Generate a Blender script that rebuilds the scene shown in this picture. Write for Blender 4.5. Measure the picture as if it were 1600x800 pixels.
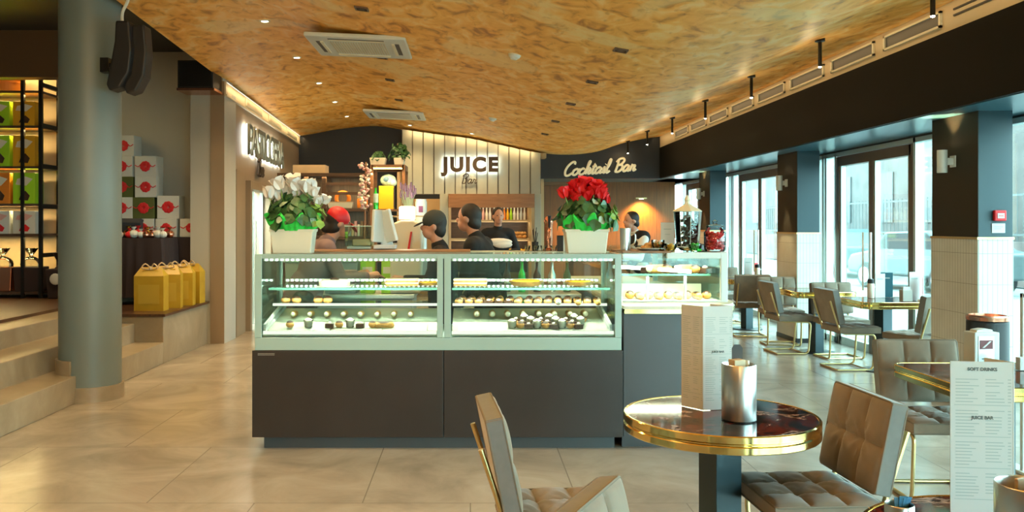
import bpy, bmesh, math, random
from mathutils import Vector, Matrix
random.seed(7)
SC = bpy.context.scene
for _o in list(bpy.data.objects):
    bpy.data.objects.remove(_o, do_unlink=True)
COL = SC.collection
PI = math.pi

# ------------------------------------------------------------------ camera
cam_d = bpy.data.cameras.new('camera')
cam = bpy.data.objects.new('camera', cam_d)
COL.objects.link(cam)
cam.location = (0, 0, 1.55)
cam.rotation_euler = (PI / 2, 0, 0)
cam_d.sensor_width = 36
cam_d.lens = 36 * 1350 / 1600
cam_d.shift_x = 65 / 1600
cam_d.shift_y = -50 / 1600
cam_d.clip_start = 0.05
cam_d.clip_end = 300
SC.camera = cam

# ------------------------------------------------------------------ exposure, world
SC.view_settings.view_transform = 'Standard'
SC.view_settings.look = 'None'
SC.view_settings.gamma = 1
SC.view_settings.exposure = 0.1
try:
    SC.view_settings.use_curve_mapping = False
except Exception:
    pass
W = bpy.data.worlds.new('overcast_sky')
SC.world = W
W.use_nodes = True
_bg = W.node_tree.nodes['Background']
_bg.inputs['Color'].default_value = (0.66, 0.95, 1.0, 1)
_bg.inputs['Strength'].default_value = 17.0
try:
    SC.cycles.max_bounces = 8
    SC.cycles.diffuse_bounces = 4
    SC.cycles.glossy_bounces = 4
    SC.cycles.transparent_max_bounces = 24
    SC.cycles.transmission_bounces = 6
    SC.cycles.sample_clamp_indirect = 6
    SC.cycles.use_denoising = True
    SC.cycles.caustics_reflective = False
    SC.cycles.caustics_refractive = False
except Exception:
    pass
POWER_DOWN = 105      # ceiling downlights
POWER_ROD = 3       # rod lamps by the beam
COVE = 9.0           # LED coves
WARM = (1.0, 0.70, 0.34)
DAY = (0.85, 0.97, 1.0)


def light(name, kind, loc, energy, color=WARM, size=0.1, size_y=None, rot=(0, 0, 0), spot=None, blend=0.6):
    d = bpy.data.lights.new(name, kind)
    d.energy = energy
    d.color = color
    if kind == 'AREA':
        d.shape = 'RECTANGLE' if size_y else 'SQUARE'
        d.size = size
        if size_y:
            d.size_y = size_y
    else:
        d.shadow_soft_size = size
    if kind == 'SPOT':
        d.spot_size = spot or 1.6
        d.spot_blend = blend
    o = bpy.data.objects.new(name, d)
    o.location = loc
    o.rotation_euler = rot
    COL.objects.link(o)
    return o


def portal(name, loc, sx, sy, rot):
    o = light(name, 'AREA', loc, 1, (1, 1, 1), sx, sy, rot)
    o.data.cycles.is_portal = True
    return o


# light enters through the glazing (portals only guide sampling of the sky)
portal('window_portal', (4.9, 1.95, 1.25), 2.4, 11.8, (0, PI / 2, 0))
portal('window_portal', (4.9, 9.8, 1.25), 2.4, 3.8, (0, PI / 2, 0))
portal('window_portal', (4.9, 13.75, 1.25), 2.4, 4.0, (0, PI / 2, 0))
portal('window_portal', (4.9, 17.65, 1.25), 2.4, 3.6, (0, PI / 2, 0))
portal('window_portal', (3.8, -4.1, 1.30), 2.2, 2.5, (-PI / 2, 0, 0))


# ------------------------------------------------------------------ materials
def _nt(name):
    m = bpy.data.materials.new(name)
    m.use_nodes = True
    return m, m.node_tree, m.node_tree.nodes['Principled BSDF']


def mat(name, c, rough=0.5, metal=0.0, spec=0.5, var=0.0, vscale=8.0, bump=0.0, emit=None, estr=0.0, stretch=(1, 1, 1), coat=0.0, sheen=0.0):
    m, nt, b = _nt(name)
    N, L = nt.nodes, nt.links
    b.inputs['Base Color'].default_value = (*c, 1)
    b.inputs['Roughness'].default_value = rough
    b.inputs['Metallic'].default_value = metal
    b.inputs['Specular IOR Level'].default_value = spec
    b.inputs['Coat Weight'].default_value = coat
    b.inputs['Sheen Weight'].default_value = sheen
    if emit:
        b.inputs['Emission Color'].default_value = (*emit, 1)
        b.inputs['Emission Strength'].default_value = estr
    if var or bump:
        tc = N.new('ShaderNodeTexCoord')
        mp = N.new('ShaderNodeMapping')
        mp.inputs['Scale'].default_value = stretch
        L.new(tc.outputs['Object'], mp.inputs['Vector'])
        nz = N.new('ShaderNodeTexNoise')
        nz.inputs['Scale'].default_value = vscale
        nz.inputs['Detail'].default_value = 5
        L.new(mp.outputs['Vector'], nz.inputs['Vector'])
        if var:
            rp = N.new('ShaderNodeValToRGB')
            lo = tuple(max(0, x * (1 - var)) for x in c)
            hi = tuple(min(1, x * (1 + var)) for x in c)
            rp.color_ramp.elements[0].position = 0.3
            rp.color_ramp.elements[1].position = 0.7
            rp.color_ramp.elements[0].color = (*lo, 1)
            rp.color_ramp.elements[1].color = (*hi, 1)
            L.new(nz.outputs['Fac'], rp.inputs['Fac'])
            L.new(rp.outputs['Color'], b.inputs['Base Color'])
        if bump:
            bp = N.new('ShaderNodeBump')
            bp.inputs['Strength'].default_value = bump
            bp.inputs['Distance'].default_value = 0.01
            L.new(nz.outputs['Fac'], bp.inputs['Height'])
            L.new(bp.outputs['Normal'], b.inputs['Normal'])
    return m


def glass(name, tint=(0.86, 0.97, 0.93), refl=0.5, rough=0.02):
    """thin architectural glass: lets light straight through, mirrors at grazing angles"""
    m = bpy.data.materials.new(name)
    m.use_nodes = True
    nt = m.node_tree
    N, L = nt.nodes, nt.links
    N.clear()
    out = N.new('ShaderNodeOutputMaterial')
    tr = N.new('ShaderNodeBsdfTransparent')
    tr.inputs['Color'].default_value = (*tint, 1)
    gl = N.new('ShaderNodeBsdfGlossy')
    gl.inputs['Roughness'].default_value = rough
    gl.inputs['Color'].default_value = (0.95, 1, 0.98, 1)
    fr = N.new('ShaderNodeFresnel')
    fr.inputs['IOR'].default_value = 1.5
    mu = N.new('ShaderNodeMath')
    mu.operation = 'MULTIPLY'
    mu.inputs[1].default_value = refl
    mx = N.new('ShaderNodeMixShader')
    L.new(fr.outputs[0], mu.inputs[0])
    L.new(mu.outputs[0], mx.inputs[0])
    L.new(tr.outputs[0], mx.inputs[1])
    L.new(gl.outputs[0], mx.inputs[2])
    L.new(mx.outputs[0], out.inputs['Surface'])
    return m


def emis(name, c, s):
    m = bpy.data.materials.new(name)
    m.use_nodes = True
    nt = m.node_tree
    nt.nodes.clear()
    e = nt.nodes.new('ShaderNodeEmission')
    e.inputs['Color'].default_value = (*c, 1)
    e.inputs['Strength'].default_value = s
    o = nt.nodes.new('ShaderNodeOutputMaterial')
    nt.links.new(e.outputs[0], o.inputs['Surface'])
    return m


def ramp_mat(name, stops, scale, detail=6, stretch=(1, 1, 1), rough=0.5, distortion=0.0, coat=0.0, bump=0.0, spec=0.5, tiles=None):
    m, nt, b = _nt(name)
    N, L = nt.nodes, nt.links
    tc = N.new('ShaderNodeTexCoord')
    mp = N.new('ShaderNodeMapping')
    mp.inputs['Scale'].default_value = stretch
    nz = N.new('ShaderNodeTexNoise')
    nz.inputs['Scale'].default_value = scale
    nz.inputs['Detail'].default_value = detail
    nz.inputs['Roughness'].default_value = 0.62
    nz.inputs['Distortion'].default_value = distortion
    rp = N.new('ShaderNodeValToRGB')
    el = rp.color_ramp.elements
    while len(el) < len(stops):
        el.new(0.5)
    for e, (p, c) in zip(el, stops):
        e.position = p
        e.color = (*c, 1)
    L.new(tc.outputs['Object'], mp.inputs['Vector'])
    L.new(mp.outputs['Vector'], nz.inputs['Vector'])
    L.new(nz.outputs['Fac'], rp.inputs['Fac'])
    src = rp.outputs['Color']
    if tiles:   # (brick width, row height, mortar, mortar colour, axes) joints over the stone
        w, h, mo, mc, axes = tiles
        sp = N.new('ShaderNodeSeparateXYZ')
        cb = N.new('ShaderNodeCombineXYZ')
        L.new(tc.outputs['Object'], sp.inputs[0])
        L.new(sp.outputs[axes[0]], cb.inputs[0])
        L.new(sp.outputs[axes[1]], cb.inputs[1])
        bk = N.new('ShaderNodeTexBrick')
        bk.offset = 0.0 if len(axes) < 3 else axes[2]
        bk.inputs['Scale'].default_value = 1
        bk.inputs['Brick Width'].default_value = w
        bk.inputs['Row Height'].default_value = h
        bk.inputs['Mortar Size'].default_value = mo
        bk.inputs['Mortar Smooth'].default_value = 0.3
        L.new(cb.outputs[0], bk.inputs['Vector'])
        mx = N.new('ShaderNodeMixRGB')
        mx.inputs['Color2'].default_value = (*mc, 1)
        L.new(bk.outputs['Fac'], mx.inputs['Fac'])
        L.new(src, mx.inputs['Color1'])
        src = mx.outputs[0]
        bp = N.new('ShaderNodeBump')
        bp.invert = True
        bp.inputs['Strength'].default_value = 0.3
        bp.inputs['Distance'].default_value = 0.004
        L.new(bk.outputs['Fac'], bp.inputs['Height'])
        L.new(bp.outputs['Normal'], b.inputs['Normal'])
    elif bump:
        bp = N.new('ShaderNodeBump')
        bp.inputs['Strength'].default_value = bump
        bp.inputs['Distance'].default_value = 0.01
        L.new(nz.outputs['Fac'], bp.inputs['Height'])
        L.new(bp.outputs['Normal'], b.inputs['Normal'])
    L.new(src, b.inputs['Base Color'])
    b.inputs['Roughness'].default_value = rough
    b.inputs['Coat Weight'].default_value = coat
    b.inputs['Specular IOR Level'].default_value = spec
    return m


def ceiling_mat():
    """golden plywood-like veneer: broad pale patches, rusty streaks and fine grain, all running across the hall"""
    m, nt, b = _nt('burl_veneer')
    N, L = nt.nodes, nt.links
    tc = N.new('ShaderNodeTexCoord')

    def noise(scale, stretch, detail, dist=0.0):
        mp = N.new('ShaderNodeMapping')
        mp.inputs['Scale'].default_value = stretch
        mp.inputs['Rotation'].default_value = (0, 0, 0.05)
        n = N.new('ShaderNodeTexNoise')
        n.inputs['Scale'].default_value = scale
        n.inputs['Detail'].default_value = detail
        n.inputs['Distortion'].default_value = dist
        L.new(tc.outputs['Object'], mp.inputs['Vector'])
        L.new(mp.outputs['Vector'], n.inputs['Vector'])
        return n.outputs['Fac']

    def ramp(fac, stops):
        r = N.new('ShaderNodeValToRGB')
        el = r.color_ramp.elements
        while len(el) < len(stops):
            el.new(0.5)
        for e, (p, c) in zip(el, stops):
            e.position = p
            e.color = (*c, 1)
        L.new(fac, r.inputs['Fac'])
        return r.outputs['Color']

    base = ramp(noise(4.2, (1.35, 0.8, 1), 12, 0.9), [(0.30, (0.42, 0.155, 0.022)), (0.42, (0.80, 0.37, 0.06)), (0.53, (0.90, 0.47, 0.10)), (0.66, (0.92, 0.61, 0.24))])
    pale = ramp(noise(0.95, (0.9, 0.75, 1), 4, 0.5), [(0.585, (0, 0, 0)), (0.62, (1, 1, 1))])
    rust = ramp(noise(9.0, (1.2, 0.55, 1), 7, 0.6), [(0.58, (0, 0, 0)), (0.68, (1, 1, 1))])
    mx = N.new('ShaderNodeMixRGB')
    mx.inputs['Color2'].default_value = (0.86, 0.66, 0.30, 1)
    mf = N.new('ShaderNodeMath'); mf.operation = 'MULTIPLY'; mf.inputs[1].default_value = 0.55
    L.new(pale, mf.inputs[0])
    L.new(mf.outputs[0], mx.inputs['Fac'])
    L.new(base, mx.inputs['Color1'])
    mx2 = N.new('ShaderNodeMixRGB')
    mx2.inputs['Color2'].default_value = (0.42, 0.15, 0.02, 1)
    mf2 = N.new('ShaderNodeMath'); mf2.operation = 'MULTIPLY'; mf2.inputs[1].default_value = 0.42
    L.new(rust, mf2.inputs[0])
    L.new(mf2.outputs[0], mx2.inputs['Fac'])
    L.new(mx.outputs[0], mx2.inputs['Color1'])
    L.new(mx2.outputs[0], b.inputs['Base Color'])
    b.inputs['Roughness'].default_value = 0.48
    b.inputs['Specular IOR Level'].default_value = 0.3
    return m


ORD = ('first', 'second', 'third', 'fourth', 'fifth', 'sixth', 'seventh', 'eighth', 'ninth', 'tenth', 'eleventh', 'twelfth', 'thirteenth', 'fourteenth', 'fifteenth')
M = {}
M['ceil'] = ceiling_mat()
M['floor'] = ramp_mat('polished_stone_floor', [(0.3, (0.27, 0.235, 0.19)), (0.5, (0.36, 0.32, 0.265)), (0.72, (0.45, 0.41, 0.35))], 1.6, 8, (1, 1, 1), 0.20, 0.8, spec=0.6, tiles=(1.2, 1.2, 0.004, (0.22, 0.19, 0.155), (0, 1, 0.5)))
M['step'] = ramp_mat('beige_marble', [(0.3, (0.27, 0.215, 0.14)), (0.55, (0.34, 0.28, 0.19)), (0.75, (0.41, 0.355, 0.26))], 2.2, 7, (1, 1, 1), 0.28, 0.9)
M['plank'] = ramp_mat('dark_planks', [(0.3, (0.045, 0.02, 0.010)), (0.7, (0.11, 0.05, 0.024))], 5, 6, (6, 0.6, 1), 0.3, tiles=(3.0, 0.14, 0.003, (0.01, 0.005, 0.003), (1, 0, 0.4)))
M['wallwarm'] = mat('taupe_plaster', (0.27, 0.19, 0.115), 0.6, var=0.07, vscale=1.4)
M['wallgrey'] = mat('grey_plaster', (0.44, 0.43, 0.38), 0.7, var=0.05, vscale=1.2)
M['pillarg'] = mat('blue_grey_paint', (0.165, 0.21, 0.205), 0.42, var=0.04, vscale=2)
M['dark'] = mat('near_black_paint', (0.022, 0.020, 0.018), 0.55)
M['fascia'] = mat('dark_brown_paint', (0.0055, 0.0052, 0.0042), 0.6, spec=0.08)
M['navy'] = mat('navy_paint', (0.012, 0.017, 0.026), 0.5)
M['soffit'] = mat('petrol_paint', (0.045, 0.125, 0.16), 0.28)
M['teal'] = mat('petrol_pillar_paint', (0.016, 0.048, 0.063), 0.4)
M['tile'] = ramp_mat('white_finger_tiles', [(0.35, (0.66, 0.64, 0.56)), (0.65, (0.74, 0.72, 0.64))], 3, 2, (1, 1, 1), 0.22, tiles=(0.042, 0.26, 0.0022, (0.34, 0.32, 0.27), (1, 2)))
M['tilex'] = ramp_mat('white_finger_tiles_front', [(0.35, (0.66, 0.64, 0.56)), (0.65, (0.74, 0.72, 0.64))], 3, 2, (1, 1, 1), 0.22, tiles=(0.042, 0.26, 0.0022, (0.34, 0.32, 0.27), (0, 2)))
M['band'] = mat('cream_paint', (0.60, 0.50, 0.34), 0.5)
M['cream'] = mat('cream_lacquer', (0.72, 0.68, 0.52), 0.4)
M['flute'] = mat('cream_boards', (0.34, 0.345, 0.28), 0.5, var=0.04, vscale=3)
M['groove'] = mat('board_joint', (0.16, 0.14, 0.11), 0.8)
M['black'] = mat('black_plastic', (0.008, 0.008, 0.010), 0.5)
M['blackm'] = mat('black_metal', (0.018, 0.017, 0.017), 0.35, metal=0.6)
M['gold'] = mat('polished_brass', (0.86, 0.62, 0.22), 0.13, metal=1.0)
M['goldm'] = mat('satin_brass', (0.70, 0.53, 0.25), 0.28, metal=1.0)
M['steel'] = mat('brushed_steel', (0.72, 0.73, 0.71), 0.3, metal=1.0)
M['chrome'] = mat('chrome', (0.8, 0.8, 0.8), 0.07, metal=1.0)
M['alu'] = mat('satin_aluminium', (0.60, 0.66, 0.62), 0.32, metal=0.75)
M['whitem'] = mat('white_enamel', (0.62, 0.67, 0.64), 0.3)
M['whiteg'] = mat('pale_green_white_enamel', (0.36, 0.50, 0.45), 0.28)
M['case'] = mat('anthracite_laminate', (0.032, 0.026, 0.023), 0.42, spec=0.4, var=0.12, vscale=3)
M['caseg'] = mat('charcoal_laminate', (0.050, 0.050, 0.052), 0.4)
M['plinth'] = mat('grey_blue_plinth', (0.055, 0.07, 0.078), 0.4)
M['velvet'] = mat('taupe_velvet', (0.195, 0.155, 0.108), 0.72, spec=0.25, var=0.16, vscale=9, sheen=0.35)
M['velvetg'] = mat('grey_taupe_cord', (0.17, 0.18, 0.17), 0.8, spec=0.2, var=0.06, vscale=30, sheen=0.2)
M['piping'] = mat('taupe_piping', (0.17, 0.14, 0.10), 0.7)
M['marble'] = ramp_mat('dark_red_marble', [(0.0, (0.010, 0.008, 0.008)), (0.47, (0.012, 0.009, 0.009)), (0.52, (0.16, 0.020, 0.012)), (0.56, (0.02, 0.008, 0.008)), (0.605, (0.50, 0.38, 0.33)), (0.625, (0.04, 0.012, 0.010)), (0.70, (0.010, 0.008, 0.008))], 3.6, 7, (1, 1, 1), 0.06, 1.6, coat=0.0)
M['post'] = mat('petrol_metal', (0.02, 0.045, 0.055), 0.35, metal=0.3)
M['glass'] = glass('case_glass', (0.88, 0.98, 0.94), 0.9)
M['shelfglass'] = glass('green_shelf_glass', (0.87, 0.96, 0.93), 0.7)
M['glassedge'] = mat('green_glass_edge', (0.16, 0.42, 0.34), 0.15)
M['pane'] = glass('window_glass', (0.90, 0.99, 0.98), 0.45)
M['clear'] = glass('clear_glass', (0.93, 0.95, 0.94), 1.0)
M['led'] = emis('led_white', (1.0, 0.97, 0.86), 12)
M['ledstrip'] = emis('led_strip_white', (1.0, 0.97, 0.80), 1.25)
M['lens'] = emis('lamp_lens', (1.0, 0.88, 0.66), 30)
M['wood'] = ramp_mat('oak_boards', [(0.3, (0.17, 0.055, 0.009)), (0.7, (0.27, 0.10, 0.018))], 4, 6, (8, 8, 0.5), 0.42, tiles=(0.30, 9.0, 0.004, (0.10, 0.045, 0.015), (0, 2)))
M['woodd'] = ramp_mat('walnut', [(0.3, (0.055, 0.028, 0.015)), (0.7, (0.12, 0.065, 0.035))], 5, 6, (1, 1, 8), 0.4)
M['woodm'] = ramp_mat('brown_timber', [(0.3, (0.20, 0.085, 0.030)), (0.7, (0.30, 0.14, 0.055))], 4, 6, (0.6, 6, 6), 0.45)
M['woodl'] = mat('pale_birch', (0.62, 0.46, 0.27), 0.5, var=0.1, vscale=5)
M['white'] = mat('white_paper', (0.60, 0.62, 0.59), 0.6)
M['ink'] = mat('grey_ink', (0.10, 0.13, 0.13), 0.7)
M['inkl'] = mat('pale_grey_ink', (0.36, 0.44, 0.42), 0.7)
M['planter'] = mat('cream_ceramic', (0.78, 0.74, 0.58), 0.28)
M['leafd'] = mat('dark_leaf', (0.035, 0.11, 0.032), 0.42, var=0.5, vscale=16)
M['leafl'] = mat('light_leaf', (0.20, 0.36, 0.07), 0.45, var=0.3, vscale=14)
M['leafs'] = mat('silvery_leaf', (0.36, 0.45, 0.30), 0.5)
M['wrap'] = mat('bright_green_crepe', (0.02, 0.62, 0.07), 0.4, var=0.2, vscale=20)
M['petalw'] = mat('white_petal', (0.85, 0.82, 0.78), 0.5)
M['petalr'] = mat('red_petal', (0.72, 0.008, 0.012), 0.45)
M['petalp'] = mat('pink_petal', (0.66, 0.36, 0.33), 0.6)
M['skin'] = mat('skin', (0.50, 0.25, 0.16), 0.5)
M['hair'] = mat('dark_hair', (0.012, 0.008, 0.006), 0.6)
M['blackc'] = mat('black_cotton', (0.006, 0.006, 0.007), 0.85)
M['whitec'] = mat('white_cotton', (0.72, 0.70, 0.64), 0.8)
M['capg'] = mat('dark_grey_cap', (0.030, 0.036, 0.032), 0.8)
M['red'] = mat('bright_red', (0.62, 0.012, 0.018), 0.5)
M['pinkc'] = mat('mauve_cotton', (0.22, 0.15, 0.16), 0.8)
M['yellow'] = mat('yellow_card', (0.78, 0.42, 0.015), 0.45)
M['bagy'] = mat('mustard_gift_bag', (0.46, 0.29, 0.018), 0.4, var=0.12, vscale=6)
M['lime'] = mat('lime_green', (0.38, 0.72, 0.02), 0.4)
M['orange'] = mat('orange', (0.80, 0.24, 0.02), 0.5)
M['greenb'] = mat('olive_green', (0.085, 0.105, 0.025), 0.5)
M['cloth'] = mat('dark_plum_tablecloth', (0.022, 0.012, 0.014), 0.8)
M['copper'] = mat('copper', (0.62, 0.26, 0.16), 0.25, metal=1.0)
M['choc'] = mat('chocolate', (0.055, 0.022, 0.010), 0.35, var=0.3, vscale=30)
M['crust'] = mat('golden_crust', (0.56, 0.28, 0.075), 0.5, var=0.35, vscale=30)
M['creamf'] = mat('whipped_cream', (0.82, 0.76, 0.62), 0.5)
M['tray'] = mat('white_tray', (0.50, 0.53, 0.44), 0.25)
M['bluegrey'] = mat('blue_grey_panel', (0.50, 0.57, 0.60), 0.4)
M['candy'] = mat('red_candy', (0.75, 0.03, 0.03), 0.25, var=0.5, vscale=40)
M['foil'] = mat('green_foil', (0.03, 0.45, 0.05), 0.2, metal=0.3, var=0.6, vscale=30)
M['tan'] = mat('tan_shopfront', (0.55, 0.40, 0.22), 0.6)
M['doorbrown'] = mat('bronze_frame', (0.13, 0.085, 0.05), 0.4, metal=0.2)
M['jamb'] = mat('pale_aluminium', (0.52, 0.60, 0.57), 0.35, metal=0.4)


# ------------------------------------------------------------------ mesh builder
class MB:
    def __init__(s):
        s.b = bmesh.new()

    def box(s, x0, x1, y0, y1, z0, z1, T=None):
        vs = [s.b.verts.new((x, y, z)) for x in (x0, x1) for y in (y0, y1) for z in (z0, z1)]
        for f in ((0, 1, 3, 2), (4, 6, 7, 5), (0, 4, 5, 1), (2, 3, 7, 6), (0, 2, 6, 4), (1, 5, 7, 3)):
            s.b.faces.new([vs[i] for i in f])
        if T is not None:
            for v in vs:
                v.co = T @ v.co
        return s

    def frustum(s, cx, cy, z0, z1, wx0, wy0, wx1, wy1, T=None):
        vs = []
        for (z, wx, wy) in ((z0, wx0, wy0), (z1, wx1, wy1)):
            for (a, c) in ((-1, -1), (1, -1), (1, 1), (-1, 1)):
                vs.append(s.b.verts.new((cx + a * wx / 2, cy + c * wy / 2, z)))
        s.b.faces.new(vs[3::-1])
        s.b.faces.new(vs[4:])
        for i in range(4):
            j = (i + 1) % 4
            s.b.faces.new((vs[i], vs[j], vs[4 + j], vs[4 + i]))
        if T is not None:
            for v in vs:
                v.co = T @ v.co
        return s

    def prism(s, pts, a0, a1, axis='z'):
        def P(u, v, w):
            return {'z': (u, v, w), 'y': (u, w, v), 'x': (w, u, v)}[axis]
        A = [s.b.verts.new(P(u, v, a0)) for u, v in pts]
        B = [s.b.verts.new(P(u, v, a1)) for u, v in pts]
        n = len(pts)
        s.b.faces.new(A[::-1])
        s.b.faces.new(B)
        for i in range(n):
            j = (i + 1) % n
            s.b.faces.new((A[i], A[j], B[j], B[i]))
        return s

    def lathe(s, prof, n=32, c=(0, 0, 0), T=None, cap=True):
        rings = []
        for r, z in prof:
            if r <= 1e-6:
                v = [s.b.verts.new((c[0], c[1], c[2] + z))]
            else:
                v = [s.b.verts.new((c[0] + r * math.cos(2 * PI * i / n), c[1] + r * math.sin(2 * PI * i / n), c[2] + z)) for i in range(n)]
            rings.append(v)
        for A, B in zip(rings[:-1], rings[1:]):
            if len(A) == 1 and len(B) == 1:
                continue
            for i in range(n):
                j = (i + 1) % n
                if len(A) == 1:
                    s.b.faces.new((A[0], B[j], B[i]))
                elif len(B) == 1:
                    s.b.faces.new((A[i], A[j], B[0]))
                else:
                    s.b.faces.new((A[i], A[j], B[j], B[i]))
        if cap:
            if len(rings[0]) > 1:
                s.b.faces.new(rings[0][::-1])
            if len(rings[-1]) > 1:
                s.b.faces.new(rings[-1])
        if T is not None:
            for R in rings:
                for v in R:
                    v.co = T @ v.co
        return s

    def cyl(s, p0, p1, r0, r1=None, n=16):
        p0, p1 = Vector(p0), Vector(p1)
        r1 = r0 if r1 is None else r1
        q = (p1 - p0).to_track_quat('Z', 'Y').to_matrix().to_4x4()
        T = Matrix.Translation(p0) @ q
        return s.lathe([(r0, 0), (r1, (p1 - p0).length)], n, T=T)

    def sphere(s, c, r, seg=14, rings=8, T=None):
        if not hasattr(r, '__len__'):
            r = (r, r, r)
        A = Matrix.Translation(Vector(c)) @ (T or Matrix.Identity(4)) @ Matrix.Diagonal((r[0], r[1], r[2], 1))
        prof = [(math.sin(PI * i / rings), -math.cos(PI * i / rings)) for i in range(rings + 1)]
        prof[0] = (0, -1)
        prof[-1] = (0, 1)
        return s.lathe(prof, seg, T=A)

    def capsule(s, p0, p1, r0, r1, n=14):
        s.cyl(p0, p1, r0, r1, n)
        s.sphere(p0, r0, n, 8)
        s.sphere(p1, r1, n, 8)
        return s

    def tube(s, pts, r, n=8, closed=False):
        pts = [Vector(p) for p in pts]
        m = len(pts)
        rr = r if hasattr(r, '__len__') else [r] * m
        rings = []
        up = None
        for i, p in enumerate(pts):
            if closed:
                t = pts[(i + 1) % m] - pts[i - 1]
            else:
                t = (pts[min(i + 1, m - 1)] - pts[max(i - 1, 0)])
            t.normalize()
            if up is None:
                up = Vector((0, 0, 1)) if abs(t.z) < 0.9 else Vector((1, 0, 0))
            a = t.cross(up)
            if a.length < 1e-4:
                a = t.orthogonal()
            a.normalize()
            b2 = a.cross(t).normalized()
            up = b2
            rings.append([s.b.verts.new(p + (a * math.cos(2 * PI * k / n) + b2 * math.sin(2 * PI * k / n)) * rr[i]) for k in range(n)])
        seq = list(zip(rings[:-1], rings[1:]))
        if closed:
            seq.append((rings[-1], rings[0]))
        for A, B in seq:
            for k in range(n):
                j = (k + 1) % n
                s.b.faces.new((A[k], A[j], B[j], B[k]))
        if not closed:
            s.b.faces.new(rings[0][::-1])
            s.b.faces.new(rings[-1])
        return s

    def quad(s, a, b, c, d):
        s.b.faces.new([s.b.verts.new(p) for p in (a, b, c, d)])
        return s

    def build(s, name, m, parent=None, smooth=False, bevel=0.0, seg=2, loc=None, rot=None):
        bmesh.ops.recalc_face_normals(s.b, faces=s.b.faces)
        if bevel:
            es = [e for e in s.b.edges if len(e.link_faces) == 2 and e.calc_face_angle(0) > 0.6]
            bmesh.ops.bevel(s.b, geom=es, offset=bevel, segments=seg, affect='EDGES', profile=0.5, clamp_overlap=True)
        me = bpy.data.meshes.new(name)
        s.b.to_mesh(me)
        s.b.free()
        me.materials.append(m)
        if smooth:
            me.shade_smooth()
            try:
                me.set_sharp_from_angle(angle=0.7)
            except Exception:
                pass
        o = bpy.data.objects.new(name, me)
        COL.objects.link(o)
        if parent is not None:
            o.parent = parent
        if loc is not None:
            o.location = loc
        if rot is not None:
            o.rotation_euler = rot
        return o


def tag(o, label, cat, group=None, kind=None):
    o['label'] = label
    o['category'] = cat
    if group:
        o['group'] = group
    if kind:
        o['kind'] = kind
    return o


def thing(name, label, cat, loc=(0, 0, 0), rz=0.0, group=None):
    o = bpy.data.objects.new(name, None)
    COL.objects.link(o)
    o.location = loc
    o.rotation_euler = (0, 0, rz)
    o.empty_display_size = 0.1
    return tag(o, label, cat, group)


def struct(o, label=None, cat=None):
    o['kind'] = 'structure'
    if label:
        o['label'] = label
    if cat:
        o['category'] = cat
    return o


def sempty(name, loc=(0, 0, 0), rz=0.0):
    o = bpy.data.objects.new(name, None)
    COL.objects.link(o)
    o.location = loc
    o.rotation_euler = (0, 0, rz)
    o['kind'] = 'structure'
    return o


def dup(root, loc=None, rz=None, label=None, scale=None):

    def cp(o, parent):
        c = o.copy()
        COL.objects.link(c)
        if parent is not None:
            c.parent = parent
        for ch in list(o.children):
            cp(ch, c)
        return c
    r = cp(root, None)
    if loc is not None:
        r.location = loc
    if rz is not None:
        r.rotation_euler = (0, 0, rz)
    if label:
        r['label'] = label
    if scale:
        r.scale = scale if hasattr(scale, '__len__') else (scale,) * 3
    return r



def smooth_path(pts, n=6, closed=False):
    pts = [Vector(p) for p in pts]
    m = len(pts)
    out = []
    rng = range(m if closed else m - 1)
    for i in rng:
        if closed:
            p0, p1, p2, p3 = pts[i - 1], pts[i], pts[(i + 1) % m], pts[(i + 2) % m]
        else:
            p0, p1, p2, p3 = pts[max(i - 1, 0)], pts[i], pts[i + 1], pts[min(i + 2, m - 1)]
        for k in range(n):
            t = k / n
            out.append(0.5 * ((2 * p1) + (p2 - p0) * t + (2 * p0 - 5 * p1 + 4 * p2 - p3) * t * t + (3 * p1 - p0 - 3 * p2 + p3) * t ** 3))
    if not closed:
        out.append(pts[-1])
    return out


def round_path(pts, r, n=5):
    """polyline with filleted corners"""
    pts = [Vector(p) for p in pts]
    out = [pts[0]]
    for i in range(1, len(pts) - 1):
        a, b, c = pts[i - 1], pts[i], pts[i + 1]
        u = (a - b).normalized()
        v = (c - b).normalized()
        d = min(r, (a - b).length * 0.49, (c - b).length * 0.49)
        p, q = b + u * d, b + v * d
        for k in range(n + 1):
            t = k / n
            out.append(p * (1 - t) ** 2 + b * 2 * t * (1 - t) + q * t * t)
    out.append(pts[-1])
    return out


def text_mesh(txt, size, depth, m, name, parent=None, loc=(0, 0, 0), rot=(PI / 2, 0, 0), bold=0.0, align='LEFT', space=1.0):
    c = bpy.data.curves.new(name, 'FONT')
    c.body = txt
    c.size = size
    c.extrude = depth
    c.offset = bold
    c.align_x = align
    c.space_character = space
    t = bpy.data.objects.new(name, c)
    COL.objects.link(t)
    dg = bpy.context.evaluated_depsgraph_get()
    dg.update()
    me = bpy.data.meshes.new_from_object(t.evaluated_get(dg))
    bpy.data.objects.remove(t, do_unlink=True)
    me.name = name
    me.materials.clear()
    me.materials.append(m)
    o = bpy.data.objects.new(name, me)
    COL.objects.link(o)
    o.location = loc
    o.rotation_euler = rot
    if parent is not None:
        o.parent = parent
    return o

# ================================================================== SHELL
ZPROF = [(-3.9, 3.36), (-3.4, 3.42), (-2.8, 3.53), (-2.0, 3.60), (-1.4, 3.52), (-0.7, 3.42), (0.0, 3.33), (0.7, 3.18), (1.4, 3.04), (2.0, 2.99), (2.6, 3.05), (3.2, 3.24), (3.94, 3.37), (4.6, 3.40)]


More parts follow.
